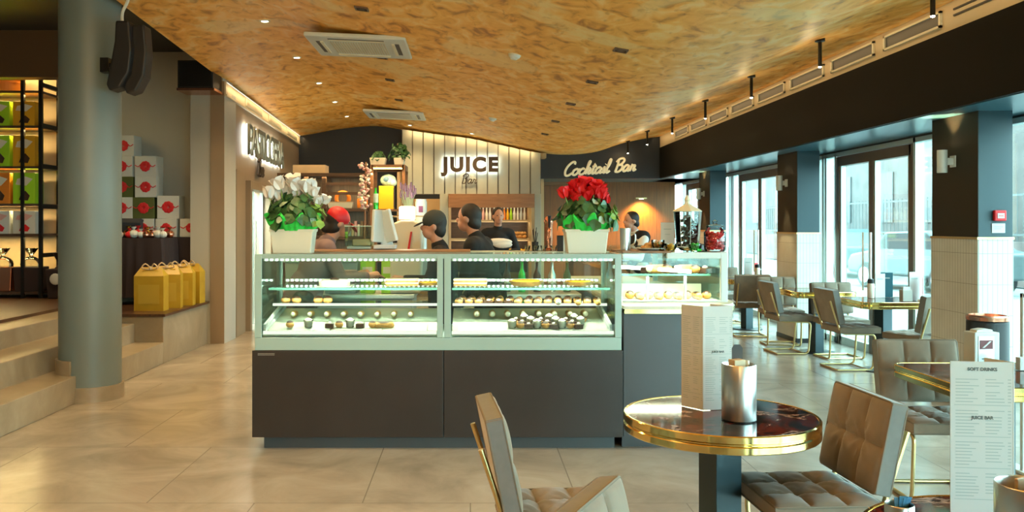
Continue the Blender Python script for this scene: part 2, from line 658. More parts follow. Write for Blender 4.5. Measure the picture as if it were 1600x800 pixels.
def zc(x):
    P = ZPROF
    for i in range(len(P) - 1):
        if P[i][0] <= x <= P[i + 1][0]:
            p0, p1, p2, p3 = P[max(i - 1, 0)], P[i], P[i + 1], P[min(i + 2, len(P) - 1)]
            t = (x - p1[0]) / (p2[0] - p1[0])
            m1 = (p2[1] - p0[1]) / (p2[0] - p0[0]) * (p2[0] - p1[0])
            m2 = (p3[1] - p1[1]) / (p3[0] - p1[0]) * (p2[0] - p1[0])
            return (2 * t ** 3 - 3 * t * t + 1) * p1[1] + (t ** 3 - 2 * t * t + t) * m1 + (-2 * t ** 3 + 3 * t * t) * p2[1] + (t ** 3 - t * t) * m2
    return P[0][1] if x < P[0][0] else P[-1][1]


def slope(x):
    return math.atan2(zc(x + 0.05) - zc(x - 0.05), 0.1)


def xe(y):                      # left edge of the wave ceiling follows the skewed left wall
    return -3.06 - 0.0511 * (y - 7.44)


struct(MB().box(-8.2, 4.95, -4.2, 22.2, -0.1, 0).build('floor', M['floor']))

# wave ceiling
b = bmesh.new()
NX, NY = 64, 44
bot, top = [], []
for j in range(NY + 1):
    y = -4.0 + 22.1 * j / NY
    r0, r1 = [], []
    for i in range(NX + 1):
        x = xe(y) + (3.94 - xe(y)) * i / NX
        r0.append(b.verts.new((x, y, zc(x))))
        r1.append(b.verts.new((x, y, zc(x) + 0.06)))
    bot.append(r0)
    top.append(r1)
for j in range(NY):
    for i in range(NX):
        b.faces.new((bot[j][i], bot[j + 1][i], bot[j + 1][i + 1], bot[j][i + 1]))
        b.faces.new((top[j][i], top[j][i + 1], top[j + 1][i + 1], top[j + 1][i]))
for j in range(NY):
    b.faces.new((bot[j][0], top[j][0], top[j + 1][0], bot[j + 1][0]))
    b.faces.new((bot[j][NX], bot[j + 1][NX], top[j + 1][NX], top[j][NX]))
for i in range(NX):
    b.faces.new((bot[0][i], bot[0][i + 1], top[0][i + 1], top[0][i]))
    b.faces.new((bot[NY][i], top[NY][i], top[NY][i + 1], bot[NY][i + 1]))
mb = MB(); mb.b.free(); mb.b = b
o = mb.build('ceiling', M['ceil'])
o.data.shade_smooth()
try:
    o.data.set_sharp_from_angle(angle=0.8)
except Exception:
    pass
struct(o)
struct(MB().box(-8.2, 4.95, -4.2, 22.2, 3.86, 3.96).build('ceiling', M['dark']))

# outer walls
struct(MB().box(-8.2, -8.05, -4.2, 22.2, 0, 3.86).build('wall_left', M['wallgrey']))
struct(MB().box(-8.05, 4.95, 22.05, 22.2, 0, 3.86).build('wall_back', M['wallgrey']))
struct(MB().box(4.78, 4.95, -4.2, 22.05, 2.48, 3.86).build('wall_right', M['dark']))
struct(MB().box(-8.05, 4.95, -4.2, -4.05, 2.66, 3.86).build('wall_front', M['dark']))
struct(MB().box(-8.05, 2.6, -4.2, -4.05, 0, 2.66).build('wall_front', M['wallgrey']))
# grey wall behind the raised platform, and the pier the black speaker sits on
struct(MB().box(-8.05, -3.62, 11.6, 11.75, 0, 3.86).build('wall_platform', M['wallgrey']))
struct(MB().box(-3.63, -3.19, 11.2, 11.75, 0, 3.28).box(-3.60, -3.22, 11.24, 11.7, 3.28, 3.86).build('wall_pier', M['wallgrey']))

# skewed left wall with a lit doorway
WA = math.atan2(7.0, -0.41)
WT = Matrix.Translation((-3.19, 11.2, 0)) @ Matrix.Rotation(WA, 4, 'Z')
w = MB()
w.box(0.0, 1.42, 0, 0.18, 0, 3.40)
w.box(1.42, 3.0, 0, 0.18, 2.06, 3.40)
w.box(3.0, 7.1, 0, 0.18, 0, 3.40)
o = w.build('wall_side', M['wallwarm'])
o.matrix_world = WT
struct(o)
# panel joints of the wall as slim raised pilaster
o = MB().box(0.62, 1.22, -0.03, 0, 0, 2.30).build('trim_1', M['wallwarm'], bevel=0.004)
o.matrix_world = WT
struct(o)
o = MB().box(0.0, 7.0, -0.035, 0.0, 3.21, 3.235).build('trim_2', M['band'])
o.matrix_world = WT
struct(o)
# cream vent band under the ceiling edge
o = MB().box(0.0, 7.0, -0.02, 0.0, 3.235, 3.40).build('trim_3', M['band'])
o.matrix_world = WT
struct(o)
# doorway
dr = sempty('door_1')
dr.matrix_world = WT
MB().box(1.30, 1.42, -0.09, 0.05, 0, 2.18).box(3.0, 3.12, -0.09, 0.05, 0, 2.18).box(1.42, 3.0, -0.09, 0.05, 2.06, 2.18).build('door_frame', M['wallwarm'], dr, bevel=0.004)
MB().box(1.47, 2.2, 0.06, 0.075, 0.03, 2.02).box(2.24, 2.97, 0.06, 0.075, 0.03, 2.02).build('glass_panel', M['pane'], dr)
MB().box(1.42, 1.47, 0.04, 0.09, 0, 2.06).box(2.2, 2.24, 0.04, 0.09, 0, 2.06).box(2.97, 3.0, 0.04, 0.09, 0, 2.06).build('stile', M['alu'], dr)
MB().box(2.14, 2.16, -0.01, 0.01, 0.8, 1.6).box(2.14, 2.16, 0.01, 0.05, 0.84, 0.86).box(2.14, 2.16, 0.01, 0.05, 1.54, 1.56).build('door_handle', M['steel'], dr)
o = MB().box(1.3, 3.2, 1.4, 1.46, 0, 2.4).box(1.2, 1.3, 0.18, 1.46, 0, 2.4).box(3.2, 3.3, 0.18, 1.46, 0, 2.4).box(1.2, 3.3, 0.18, 1.46, 2.4, 2.46).build('wall_sideroom', M['whitem'])
o.matrix_world = WT
struct(o)
q = WT @ Vector((2.2, 0.8, 2.36))
light('side_room_light', 'AREA', q, 420, (0.92, 1.0, 0.97), 1.2, 1.0, (0, 0, WA))

# vent grilles in the left band
for k, s0 in enumerate((1.25, 3.15, 5.1)):
    v = thing('air_grille', 'cream air grille in the band above the backlit sign, %s' % ('nearest', 'middle one', 'farthest')[k], 'air vent', group='air grilles on the left wall')
    v.matrix_world = WT
    MB().box(s0, s0 + 1.3, -0.035, -0.02, 3.25, 3.375).build('grille_frame', M['cream'], v, bevel=0.003)
    g = MB()
    for i in range(7):
        z = 3.262 + i * 0.0155
        g.box(s0 + 0.04, s0 + 1.26, -0.041, -0.035, z, z + 0.006)
    g.build('grille_slats', M['band'], v)

# LED cove along the left ceiling edge
cv = MB().box(0.05, 6.9, -0.030, -0.022, 3.388, 3.394).build('cove_light_strip', M['ledstrip'])
cv.matrix_world = WT
tag(cv, 'thin warm LED strip lighting the vent band on the left wall', 'light strip')
q = WT @ Vector((3.5, -0.10, 3.36))
light('cove_lamp', 'AREA', q, 9, WARM, 6.8, 0.03, (0.5, 0, WA))

# dark back wall, left of the juice bar
struct(MB().box(-3.75, -1.2, 18.1, 18.25, 0, 3.86).build('wall_dark', M['navy']))

# ------------------------------------------------------------------ juice bar wall (cream boards, top follows the wave)
jb = MB()
gr = MB()
JX0, JX1, JY = -1.39, 1.43, 17.5
n = 13
bw = (JX1 - JX0) / n
def zin(x):        # lower edge of the boards: door head on the left, hatch head in the middle
    if x < -0.45:
        return 2.17
    return 2.16
for k in range(n):
    x0, x1 = JX0 + k * bw, JX0 + (k + 1) * bw
    g = 0.012
    jb.prism([(x0 + g, 2.16), (x1 - g, 2.16), (x1 - g, zc(x1) - 0.05), (x0 + g, zc(x0) - 0.05)], JY, JY + 0.03, 'y')
pts = [(JX0, 2.155), (JX1, 2.155)] + [(JX1 - (JX1 - JX0) * i / 20, zc(JX1 - (JX1 - JX0) * i / 20) - 0.06) for i in range(21)]
struct(jb.build('wall_juice_bar', M['flute']))
gr.prism(pts, JY + 0.025, JY + 0.12, 'y')
gr.box(JX0, JX0 + 0.12, JY + 0.03, JY + 0.12, 0, 2.2)
struct(gr.build('wall_juice_back', M['groove']))
# jambs of the openings
struct(MB().box(-0.62, -0.45, JY, JY + 0.14, 0, 2.16).box(1.30, 1.43, JY, JY + 0.9, 0, 2.16).box(-1.39, -1.16, JY, JY + 0.14, 0, 2.16).build('trim_4', M['flute'], bevel=0.005))
struct(MB().box(-1.16, -0.62, JY + 0.02, JY + 0.10, 2.06, 2.15).build('trim_5', M['blackm']))
# cove light over the boards
tag(MB().box(JX0 + 0.05, 0.0, JY - 0.03, JY - 0.02, 3.245, 3.25).build('cove_light_strip', M['ledstrip']), 'thin LED strip glowing above the cream boards of the juice bar', 'light strip')
bpy.data.objects.remove(bpy.data.objects['cove_light_strip.001'], do_unlink=True)
for i in range(3):
    xa = JX0 + 0.1 + i * 0.9
    xb = xa + 0.8
    light('board_cove_lamp', 'AREA', ((xa + xb) / 2, JY - 0.10, zc((xa + xb) / 2) - 0.05), 3, WARM, 0.8, 0.03, (0.45, -slope((xa + xb) / 2), 0))

# room behind the hatch and doorway
struct(MB().box(-1.4, 1.5, 19.2, 19.3, 0, 3.2).box(-1.5, -1.4, 17.65, 19.3, 0, 3.2).box(1.45, 1.55, 18.2, 19.3, 0, 3.2).box(-1.5, 1.55, 17.65, 19.3, 2.9, 3.0).build('wall_hatch', M['tan']))
light('hatch_light', 'AREA', (0.4, 18.0, 2.75), 10, WARM, 1.6, 0.4)
light('door_light', 'AREA', (-0.95, 18.2, 2.8), 18, WARM, 0.5, 0.4)

# ------------------------------------------------------------------ cocktail bar
struct(MB().prism([(1.43, 2.5), (3.94, 2.5)] + [(3.94 - 2.51 * i / 16, zc(3.94 - 2.51 * i / 16) + 0.03) for i in range(17)], 18.0, 18.12, 'y').build('wall_cocktail_bar', M['navy']))
struct(MB().box(1.43, 4.78, 18.12, 22.0, 2.5, 2.6).build('ceiling', M['soffit']))
struct(MB().box(1.55, 4.62, 19.5, 19.6, 0, 2.5).build('wall_oak', M['wood']))
struct(MB().box(1.52, 3.0, 19.44, 19.5, 2.42, 2.5).build('trim_6', M['woodm']))

# ------------------------------------------------------------------ beam and soffit over the windows
struct(MB().box(3.94, 4.1, -4.05, 18.0, 2.5, 3.14).build('wall_beam', M['fascia']))
struct(MB().box(3.95, 4.1, -4.05, 18.0, 3.14, 3.38).build('trim_7', M['band']))
struct(MB().box(4.1, 4.78, -4.05, 22.0, 2.5, 2.58).box(3.98, 4.1, -4.05, 18.0, 2.494, 2.5).build('ceiling', M['soffit']))
for k in range(8):
    y0 = 7.23 + 1.2 * k
    v = thing('slot_vent', 'cream-framed slot vent in the band above the windows, %s' % ('nearest of the eight', 'second nearest', 'third nearest', 'fourth nearest', 'fifth nearest', 'sixth nearest', 'second farthest', 'farthest')[k], 'air vent', (3.95, y0, 0), group='slot vents along the beam')
    f = MB()
    f.box(-0.022, 0.0, 0, 1.0, 3.195, 3.215).box(-0.022, 0.0, 0, 1.0, 3.315, 3.335).box(-0.022, 0.0, 0, 0.025, 3.195, 3.335).box(-0.022, 0.0, 0.975, 1.0, 3.195, 3.335)
    f.build('vent_frame', M['cream'], v)
    MB().box(-0.006, 0.0, 0.025, 0.975, 3.215, 3.315).build('vent_mesh', M['caseg'], v)
for k, z in enumerate((3.245, 3.295)):
    tag(MB().box(3.938, 3.95, 4.9, 7.05, z, z + 0.014).build('linear_diffuser', M['black']), 'narrow black air slot at the top right corner, %s of the pair' % ('lower', 'upper')[k], 'air vent', 'linear slots in the cream band')
light('beam_cove_lamp', 'AREA', (3.80, 10.5, 3.325), 7, WARM, 0.04, 15, (0, -0.9, 0))

# ------------------------------------------------------------------ pillars between the windows
M['umber'] = mat('umber_paint', (0.030, 0.025, 0.017), 0.6, spec=0.2)


def tiled_pillar(y0, y1, label):
    r = sempty('pillar', (4.25, y0, 0))
    r['label'] = label
    r['category'] = 'pillar'
    d = y1 - y0
    MB().box(0.012, 0.30, 0.012, d - 0.012, 1.44, 2.5).build('painted_shaft', M['teal'], r)
    MB().box(0.006, 0.012, 0.006, d - 0.006, 1.44, 2.5).build('dark_side_panel', M['umber'], r)
    MB().box(0.0, 0.012, 0, d, 0.06, 1.42).build('tiled_side', M['tile'], r)
    MB().box(0.012, 0.30, 0, 0.012, 0.06, 1.42).build('tiled_face', M['tilex'], r)
    MB().box(0.012, 0.30, 0.012, d, 0.06, 1.42).build('core', M['wallgrey'], r)
    MB().box(-0.006, 0.306, -0.006, d + 0.006, 1.42, 1.44).build('cap_strip', M['goldm'], r)
    MB().box(-0.006, 0.306, -0.006, d + 0.006, 0, 0.06).build('base_strip', M['blackm'], r)
    return r


PY = [7.24, 11.25, 15.35]
for k, y in enumerate(PY):
    tiled_pillar(y, y + 0.73, ('petrol and white-tiled pillar nearest the camera, with the red fire call point', 'petrol and white-tiled pillar in the middle of the window row', 'petrol and white-tiled pillar farthest down the window row')[k])

# wall sconces on the pillars
for k, y in enumerate(PY):
    s = thing('wall_sconce', 'white cylinder up-and-down wall light on the %s pillar' % ('nearest', 'middle', 'farthest')[k], 'wall light', (4.25, y + 0.36, 2.10), group='cylinder sconces on the pillars')
    MB().lathe([(0.034, -0.10), (0.042, -0.10), (0.042, 0.10), (0.034, 0.10), (0.034, 0.085), (0.0, 0.085)], 24, c=(-0.10, 0, 0)).build('shade', M['whitem'], s, smooth=True)
    MB().box(-0.062, 0.0, -0.02, 0.02, -0.03, 0.03).box(-0.012, 0.0, -0.04, 0.04, -0.05, 0.05).build('bracket', M['whitem'], s)
    if k > 0:
        MB().lathe([(0.0, 0), (0.032, 0)], 20, c=(-0.10, 0, -0.09), cap=False).build('lens', M['lens'], s)
        light('sconce_down', 'SPOT', (4.15, y + 0.36, 1.985), 50, (1.0, 0.74, 0.36), 0.02, rot=(0, 0.10, 0), spot=1.0, blend=0.5)
    if k != 1:
        light('sconce_up', 'SPOT', (4.15, y + 0.36, 2.215), 50, (1.0, 0.74, 0.36), 0.02, rot=(PI, 0.0, 0), spot=1.3, blend=0.5)
    MB().lathe([(0.0, 0.0), (0.032, 0.0)], 20, c=(-0.10, 0, 0.088), cap=False).build('lens', M['lens'], s)

# fire call point and its sign
f = thing('fire_call_point', 'red fire alarm call point on the petrol face of the nearest pillar', 'fire alarm', (4.43, 7.25, 1.62))
MB().box(-0.05, 0.05, -0.035, 0, -0.045, 0.045).build('housing', M['red'], f, bevel=0.008)
MB().box(-0.028, 0.028, -0.039, -0.035, -0.022, 0.020).build('window_plate', M['white'], f)
MB().box(-0.02, 0.02, -0.041, -0.039, -0.004, 0.002).build('ink_mark', M['red'], f)
f = thing('safety_sign', 'small white safety sign below the red fire call point', 'sign', (4.43, 7.252, 1.515))
MB().box(-0.055, 0.055, -0.006, 0, -0.04, 0.04).build('plate', M['white'], f)
MB().box(-0.035, 0.035, -0.008, -0.006, 0.008, 0.014).build('print', M['inkl'], f)
MB().box(-0.035, 0.02, -0.008, -0.006, -0.008, -0.002).build('print', M['inkl'], f)

# ------------------------------------------------------------------ glazing
def bay(n, y0, y1, label):
    r = sempty('window_%d' % n, (4.78, 0, 0))
    r['label'] = label
    r['category'] = 'window'
    H = 2.48
    L = y1 - y0
    # bronze double door in the middle, pale aluminium side lights
    a, c = y0 + L * 0.39, y0 + L * 0.88
    m = (a + c) / 2
    fr = MB()
    fr.box(0, 0.10, a - 0.04, a + 0.04, 0, 2.42).box(0, 0.10, c - 0.04, c + 0.04, 0, 2.42).box(0, 0.10, a, c, 2.30, 2.42)
    fr.box(0, 0.08, m - 0.045, m + 0.045, 0.0, 2.30)
    fr.build('door_frame', M['doorbrown'], r)
    s = MB()
    for yy in (a + 0.04, m + 0.045, m - 0.085, c - 0.08):
        s.box(0.012, 0.07, yy, yy + 0.04, 0.04, 2.30)
    s.box(0.012, 0.07, a, c, 0.0, 0.10)
    s.build('door_stiles', M['jamb'], r)
    MB().box(0.036, 0.044, a + 0.08, m - 0.08, 0.10, 2.30).box(0.036, 0.044, m + 0.08, c - 0.08, 0.10, 2.30).build('door_pane', M['pane'], r)
    MB().tube([(-0.05, m - 0.10, 0.75), (-0.05, m - 0.10, 1.45)], 0.012).tube([(-0.05, m + 0.10, 0.75), (-0.05, m + 0.10, 1.45)], 0.012).box(-0.05, 0.012, m - 0.105, m - 0.095, 0.8, 0.81).box(-0.05, 0.012, m + 0.095, m + 0.105, 0.8, 0.81).build('door_handle', M['steel'], r)
    f2 = MB()
    for yy in (y0, y0 + 0.16, a - 0.10, c + 0.05, y1 - 0.10):
        f2.box(0.0, 0.09, yy, yy + 0.05, 0, H)
    f2.box(0, 0.09, y0, a, 0, 0.08).box(0, 0.09, c, y1, 0, 0.08).box(0, 0.09, y0, y1, H - 0.05, H)
    f2.build('window_frame', M['jamb'], r)
    MB().box(0.04, 0.05, y0 + 0.02, a - 0.06, 0.08, H - 0.05).box(0.04, 0.05, c + 0.06, y1 - 0.02, 0.08, H - 0.05).build('window_pane', M['pane'], r)
    return r


bay(1, -4.0, 7.9, 'glazed front nearest the camera at the right edge')
bay(2, 7.9, 11.7, 'glazed bay with bronze double door between the two nearer pillars')
bay(3, 11.7, 15.8, 'glazed bay with bronze double door before the farthest pillar')
bay(4, 15.8, 19.5, 'glazed bay beyond the farthest pillar')
# entrance glazing behind the camera
r = sempty('window_5', (0, -4.15, 0))
f2 = MB()
for i in range(3):
    x = 2.65 + i * 1.08
    f2.box(x - 0.03, x + 0.03, 0, 0.08, 0, 2.66)
f2.box(2.6, 4.9, 0, 0.08, 0, 0.08).box(2.6, 4.9, 0, 0.08, 2.58, 2.66)
f2.build('window_frame', M['doorbrown'], r)
MB().box(2.6, 4.9, 0.03, 0.04, 0.08, 2.58).build('window_pane', M['pane'], r)

# ------------------------------------------------------------------ outside
struct(MB().box(4.95, 60, -20, 60, -0.12, -0.04).build('ground', mat('pale_paving', (0.20, 0.21, 0.21), 0.8, var=0.2, vscale=1)))
struct(MB().box(-20, 60, -40, -4.2, -0.12, -0.04).build('ground', mat('pale_paving_front', (0.5, 0.5, 0.48), 0.8, var=0.08, vscale=1)))
mw = mat('weathered_render', (0.105, 0.09, 0.085), 0.8, var=0.25, vscale=1.5)
bd = thing('building', 'pale street building with rows of windows seen through the glass doors', 'building', (15, 26, 0))
MB().box(0, 12, 0, 22, 0, 12).build('wall', mw, bd)
for k in range(18):
    wz = MB()
    for z in ((1.6, 4.6, 7.6)[k // 6],):
        wz.box(-0.05, 0.02, 1.2 + 3.4 * (k % 6), 2.8 + 3.4 * (k % 6), z, z + 1.8)
    wz.build('window', M['caseg'], bd)
bd2 = thing('building', 'low grey shed behind the street fence seen through the nearer glass doors', 'building', (16, 14, 0))
MB().prism([(0, 0), (9, 0), (9, 2.6), (0, 3.2)], 0, 9, 'x').build('wall', mat('grey_shed', (0.055, 0.062, 0.066), 0.7), bd2)
MB().box(2, 3, -0.03, 0.0, 0.0, 2.0).build('shed_door', M['caseg'], bd2)
lw = thing('garden_wall', 'low sprayed wall with painted marks across the street', 'wall', (13.5, 14, 0))
MB().box(0, 0.25, 0, 26, 0, 1.1).build('wall', mat('sprayed_wall', (0.15, 0.11, 0.10), 0.8, var=0.5, vscale=1.5), lw)
fe = thing('street_fence', 'pale metal railing fence standing on the low wall across the street', 'fence', (13.6, 14, 1.1))
g = MB()
for z in (0.15, 1.15):
    g.box(0.0, 0.05, 0, 26, z, z + 0.05)
for i in range(105):
    g.box(0.01, 0.03, i * 0.25, i * 0.25 + 0.02, 0, 1.25)
g.build('railing', mat('pale_rail', (0.06, 0.07, 0.07), 0.5), fe)
pl = thing('lamp_post', 'tall pale street lamp post beyond the glass doors', 'lamp post', (12.4, 22.4, 0))
MB().cyl((0, 0, 0), (0, 0, 6.2), 0.09, 0.05, 16).cyl((0, 0, 0), (0, 0, 0.5), 0.14, 0.12, 16).build('pole', M['jamb'], pl)
MB().tube([(0, 0, 6.15), (-0.5, 0, 6.5), (-1.2, 0, 6.55)], 0.04).box(-1.7, -1.15, -0.12, 0.12, 6.5, 6.6).build('arm', M['jamb'], pl)


def car(loc, rz, m, label):
    c = thing('parked_car', label, 'car', loc, rz, 'cars parked in the street')
    side = [(-2.05, 0.35), (2.05, 0.35), (2.1, 0.62), (1.95, 0.82), (1.15, 0.95), (0.55, 1.40), (-0.9, 1.44), (-1.65, 1.02), (-2.05, 0.95)]
    MB().prism(side, -0.84, 0.84, 'y').build('body', m, c, bevel=0.07, seg=3)
    MB().prism([(0.98, 0.98), (0.50, 1.36), (-0.86, 1.39), (-1.45, 1.02)], -0.85, 0.85, 'y').build('side_window', M['blackm'], c)
    MB().box(2.04, 2.12, -0.7, -0.4, 0.62, 0.76).box(2.04, 2.12, 0.4, 0.7, 0.62, 0.76).build('headlight', M['white'], c)
    for wx in (-1.3, 1.3):
        for s in (-1, 1):
            wl = MB().cyl((wx, s * 0.70, 0.32), (wx, s * 0.88, 0.32), 0.32, n=24).build('wheel', M['black'], c, bevel=0.03)
            MB().cyl((wx, s * 0.88, 0.32), (wx, s * 0.90, 0.32), 0.2, n=16).build('hub', M['steel'], wl)
    return c


car((11.0, 20.6, -0.04), 1.75, mat('silver_paint', (0.10, 0.13, 0.135), 0.3, metal=0.3), 'silver car parked across the street, nearer one')
car((11.4, 27.0, -0.04), 1.62, mat('pale_blue_paint', (0.09, 0.13, 0.145), 0.3, metal=0.3), 'pale blue car parked farther up the street')

# ------------------------------------------------------------------ ceiling fittings
def on_ceiling(o, x, y, dz=0.0, f=1.0):
    o.matrix_world = Matrix.Translation((x, y, zc(x) + dz)) @ Matrix.Rotation(-slope(x) * f, 4, 'Y')


def cassette(x, y, s, label):
    c = thing('air_conditioner', label, 'air conditioner', group='ceiling cassettes')
    on_ceiling(c, x, y, -0.03, 0.3)
    h = s / 2
    MB().box(-h, h, -h, h, -0.045, 0.0).build('panel', M['whitem'], c, bevel=0.012)
    g = MB()
    gw = s * 0.27
    for i in range(22):
        u = -gw + 2 * gw * i / 21
        g.box(u - 0.004, u + 0.004, -gw, gw, -0.051, -0.045)
    g.build('intake_grille', M['band'], c)
    for k in range(4):
        a = k * PI / 2
        T = Matrix.Rotation(a, 4, 'Z')
        MB().box(-s * 0.28, s * 0.28, -s * 0.42, -s * 0.37, -0.0465, -0.040, T).build('air_slot', M['caseg'], c)
        MB().box(-s * 0.28, s * 0.28, -s * 0.375, -s * 0.345, -0.055, -0.045, T).build('louvre', M['cream'], c)
    return c


cassette(-1.16, 9.15, 1.02, 'large square cream air conditioner cassette in the golden ceiling, nearer one')
cassette(-1.31, 15.1, 1.02, 'cream air conditioner cassette in the golden ceiling, farther one near the juice bar')

names = ('nearest', 'second nearest', 'third', 'fourth', 'farthest')
def downlight(x, y, label, on=True, group=None):
    d = thing('ceiling_downlight' if on else 'recessed_spotlight', label, 'ceiling light', group=group)
    on_ceiling(d, x, y)
    if on:
        MB().lathe([(0.035, 0.0), (0.035, -0.012), (0.052, -0.010), (0.055, 0.0)], 24, cap=False).build('ring', M['cream'], d)
        MB().lathe([(0, -0.006), (0.035, -0.006)], 20, cap=False).build('lens', M['lens'], d)
    else:
        MB().box(-0.06, 0.06, -0.06, -0.048, -0.014, 0.01).box(-0.06, 0.06, 0.048, 0.06, -0.014, 0.01).box(-0.06, -0.048, -0.048, 0.048, -0.014, 0.01).box(0.048, 0.06, -0.048, 0.048, -0.014, 0.01).build('trim_frame', M['woodd'], d)
        MB().box(-0.048, 0.048, -0.048, 0.048, -0.004, 0.01).build('recess', M['black'], d)
        MB().lathe([(0.034, -0.012), (0.034, -0.004)], 20).build('spot_head', M['blackm'], d)
    z = zc(x) - 0.07
    light('downlight_lamp', 'SPOT', (x, y, z), POWER_DOWN * (0.55 if x > 0.5 else 1.0), WARM, 0.05, rot=(0, 0, 0), spot=2.2, blend=0.8)
    return d


for k, (x, y) in enumerate([(-2.07, 8.7), (-2.13, 10.6), (-2.19, 12.5), (-2.26, 14.4), (-2.33, 16.3)]):
    downlight(x, y, 'small round glowing downlight in the left row on the ceiling, %s' % names[k], group='left row of downlights')
for k, (x, y) in enumerate([(-1.18, 16.9), (0.03, 16.9)]):
    downlight(x, y, 'small glowing downlight in front of the juice bar boards, %s' % ('left one', 'right one above the lettering')[k], group='downlights at the juice bar')
n2 = ('nearest, above the first air conditioner', 'just behind the first air conditioner', 'midway between the air conditioners', 'just before the second air conditioner', 'just behind the second air conditioner')
for k, (x, y) in enumerate([(-0.96, 7.63), (-1.01, 9.9), (-1.07, 11.5), (-1.11, 13.4), (-1.2, 15.9)]):
    downlight(x, y, 'dark square spotlight in the middle ceiling row, %s' % n2[k], False, 'middle row of dark spotlights')
n3 = ('nearest', 'second nearest', 'third', 'second farthest', 'farthest')
for k, (x, y) in enumerate([(1.30, 7.47), (1.29, 9.15), (1.26, 10.85), (1.25, 12.7), (1.25, 14.5)]):
    downlight(x, y, 'dark square recessed spotlight in the ceiling row right of centre, %s' % n3[k], False, 'right row of dark spotlights')
# unseen continuation of the same rows over the camera's side of the hall
for (x, y) in [(-2.0, 6.6), (-2.0, 4.4), (-2.0, 2.2), (-1.0, 5.6), (-1.0, 3.4), (1.3, 5.7), (1.3, 3.9), (1.3, 2.0)]:
    light('downlight_lamp', 'SPOT', (x, y, zc(x) - 0.07), POWER_DOWN * (0.2 if x > 0.5 else 1.0), WARM, 0.05, spot=2.2, blend=0.8)

for k, (x, y) in enumerate([(0.44, 8.6), (0.36, 13.9)]):
    d = thing('smoke_detector', 'white dome smoke detector on the golden ceiling, %s' % ('nearer one', 'farther one')[k], 'smoke detector', group='smoke detectors')
    on_ceiling(d, x, y)
    MB().lathe([(0.0, -0.055), (0.03, -0.052), (0.042, -0.035), (0.055, -0.03), (0.062, -0.012), (0.062, 0.0)], 28).build('dome', M['whitem'], d, smooth=True)
    MB().lathe([(0.066, -0.010), (0.066, 0.004)], 28).build('base', M['cream'], d)

# added unseen uplights that brighten the golden ceiling, given brass trough bodies
for k, (x, y) in enumerate([(-1.8, 0.4), (0.4, -1.4)]):
    light('ceiling_fill', 'AREA', (x, y, 2.75), 165, WARM, 1.6, 0.25, (PI - 0.75, 0, 0))
    tf = thing('ceiling_fill_trough', 'added unseen brass trough fill light over the %s of the front hall' % ('left side', 'middle')[k], 'lamp', (x, y, 2.70), group='added fill uplights')
    MB().box(-0.85, 0.85, -0.16, 0.16, -0.03, 0.0).box(-0.85, 0.85, -0.17, -0.15, -0.03, 0.10).box(-0.85, 0.85, 0.15, 0.17, -0.03, 0.02).build('trough', M['goldm'], tf, bevel=0.004)
    for sx in (-0.7, 0.7):
        MB().cyl((sx, 0.0, 0.0), (sx, 0.0, zc(x + sx) - 2.70), 0.008, n=10).build('hanger', M['blackm'], tf)

# rod lamps along the beam
for k in range(7):
    y = 5.98 + 1.93 * k
    d = thing('rod_lamp', 'slim black rod lamp hanging beside the beam, %s' % ('nearest, at the top edge', 'second nearest', 'third nearest', 'middle one', 'third farthest', 'second farthest', 'farthest, near the cream script lettering')[k], 'lamp', (3.2, y, 3.22), group='rod lamps beside the beam')
    MB().lathe([(0.045, 0.03), (0.045, 0.0), (0.015, -0.008)], 16).build('ceiling_rose', M['blackm'], d)
    MB().cyl((0, 0, -0.23), (0, 0, 0), 0.017, n=14).build('rod', M['blackm'], d)
    MB().lathe([(0.0, -0.243), (0.012, -0.238), (0.016, -0.228)], 14, cap=False).build('lens', M['lens'], d)
    light('rod_lamp_light', 'POINT', (3.2, y, 2.95), POWER_ROD, WARM, 0.03)
for k in range(3):
    light('rod_lamp_light', 'POINT', (3.2, 4.0 - 1.9 * k, 2.95), POWER_ROD, WARM, 0.03)

# ================================================================== LEFT: steps, platform, column, gifts
mb = MB()
mb.prism([(-8.04, 0.0), (-3.41, -0.0), (-3.41, 0.235), (-3.73, 0.235), (-3.73, 0.445), (-4.12, 0.445), (-4.12, 0.61), (-4.45, 0.61), (-8.04, 0.61)], -4.04, 9.6, 'y')
tag(mb.build('marble_steps', M['step'], bevel=0.008), 'three long beige marble steps rising to the raised platform on the left', 'steps')
o = MB().prism([(-8.05, -4.05), (-4.45, -4.05), (-4.45, 9.6), (-4.45, 11.6), (-8.05, 11.6)], 0.61, 0.64, 'z').build('floor', M['plank'])
struct(o)
struct(MB().box(-8.05, -4.45, 9.6, 11.6, 0, 0.61).build('floor', M['step']))
bn = thing('marble_bench', 'beige marble bench block with a dark wooden top carrying the yellow gift bags', 'bench', (-3.41, 9.6, 0))
MB().box(-1.035, 0, 0.003, 1.6, 0, 0.52).build('block', M['step'], bn, bevel=0.006)
MB().box(-1.035, 0.025, -0.02, 1.6, 0.52, 0.55).build('bench_top', M['plank'], bn, bevel=0.004)

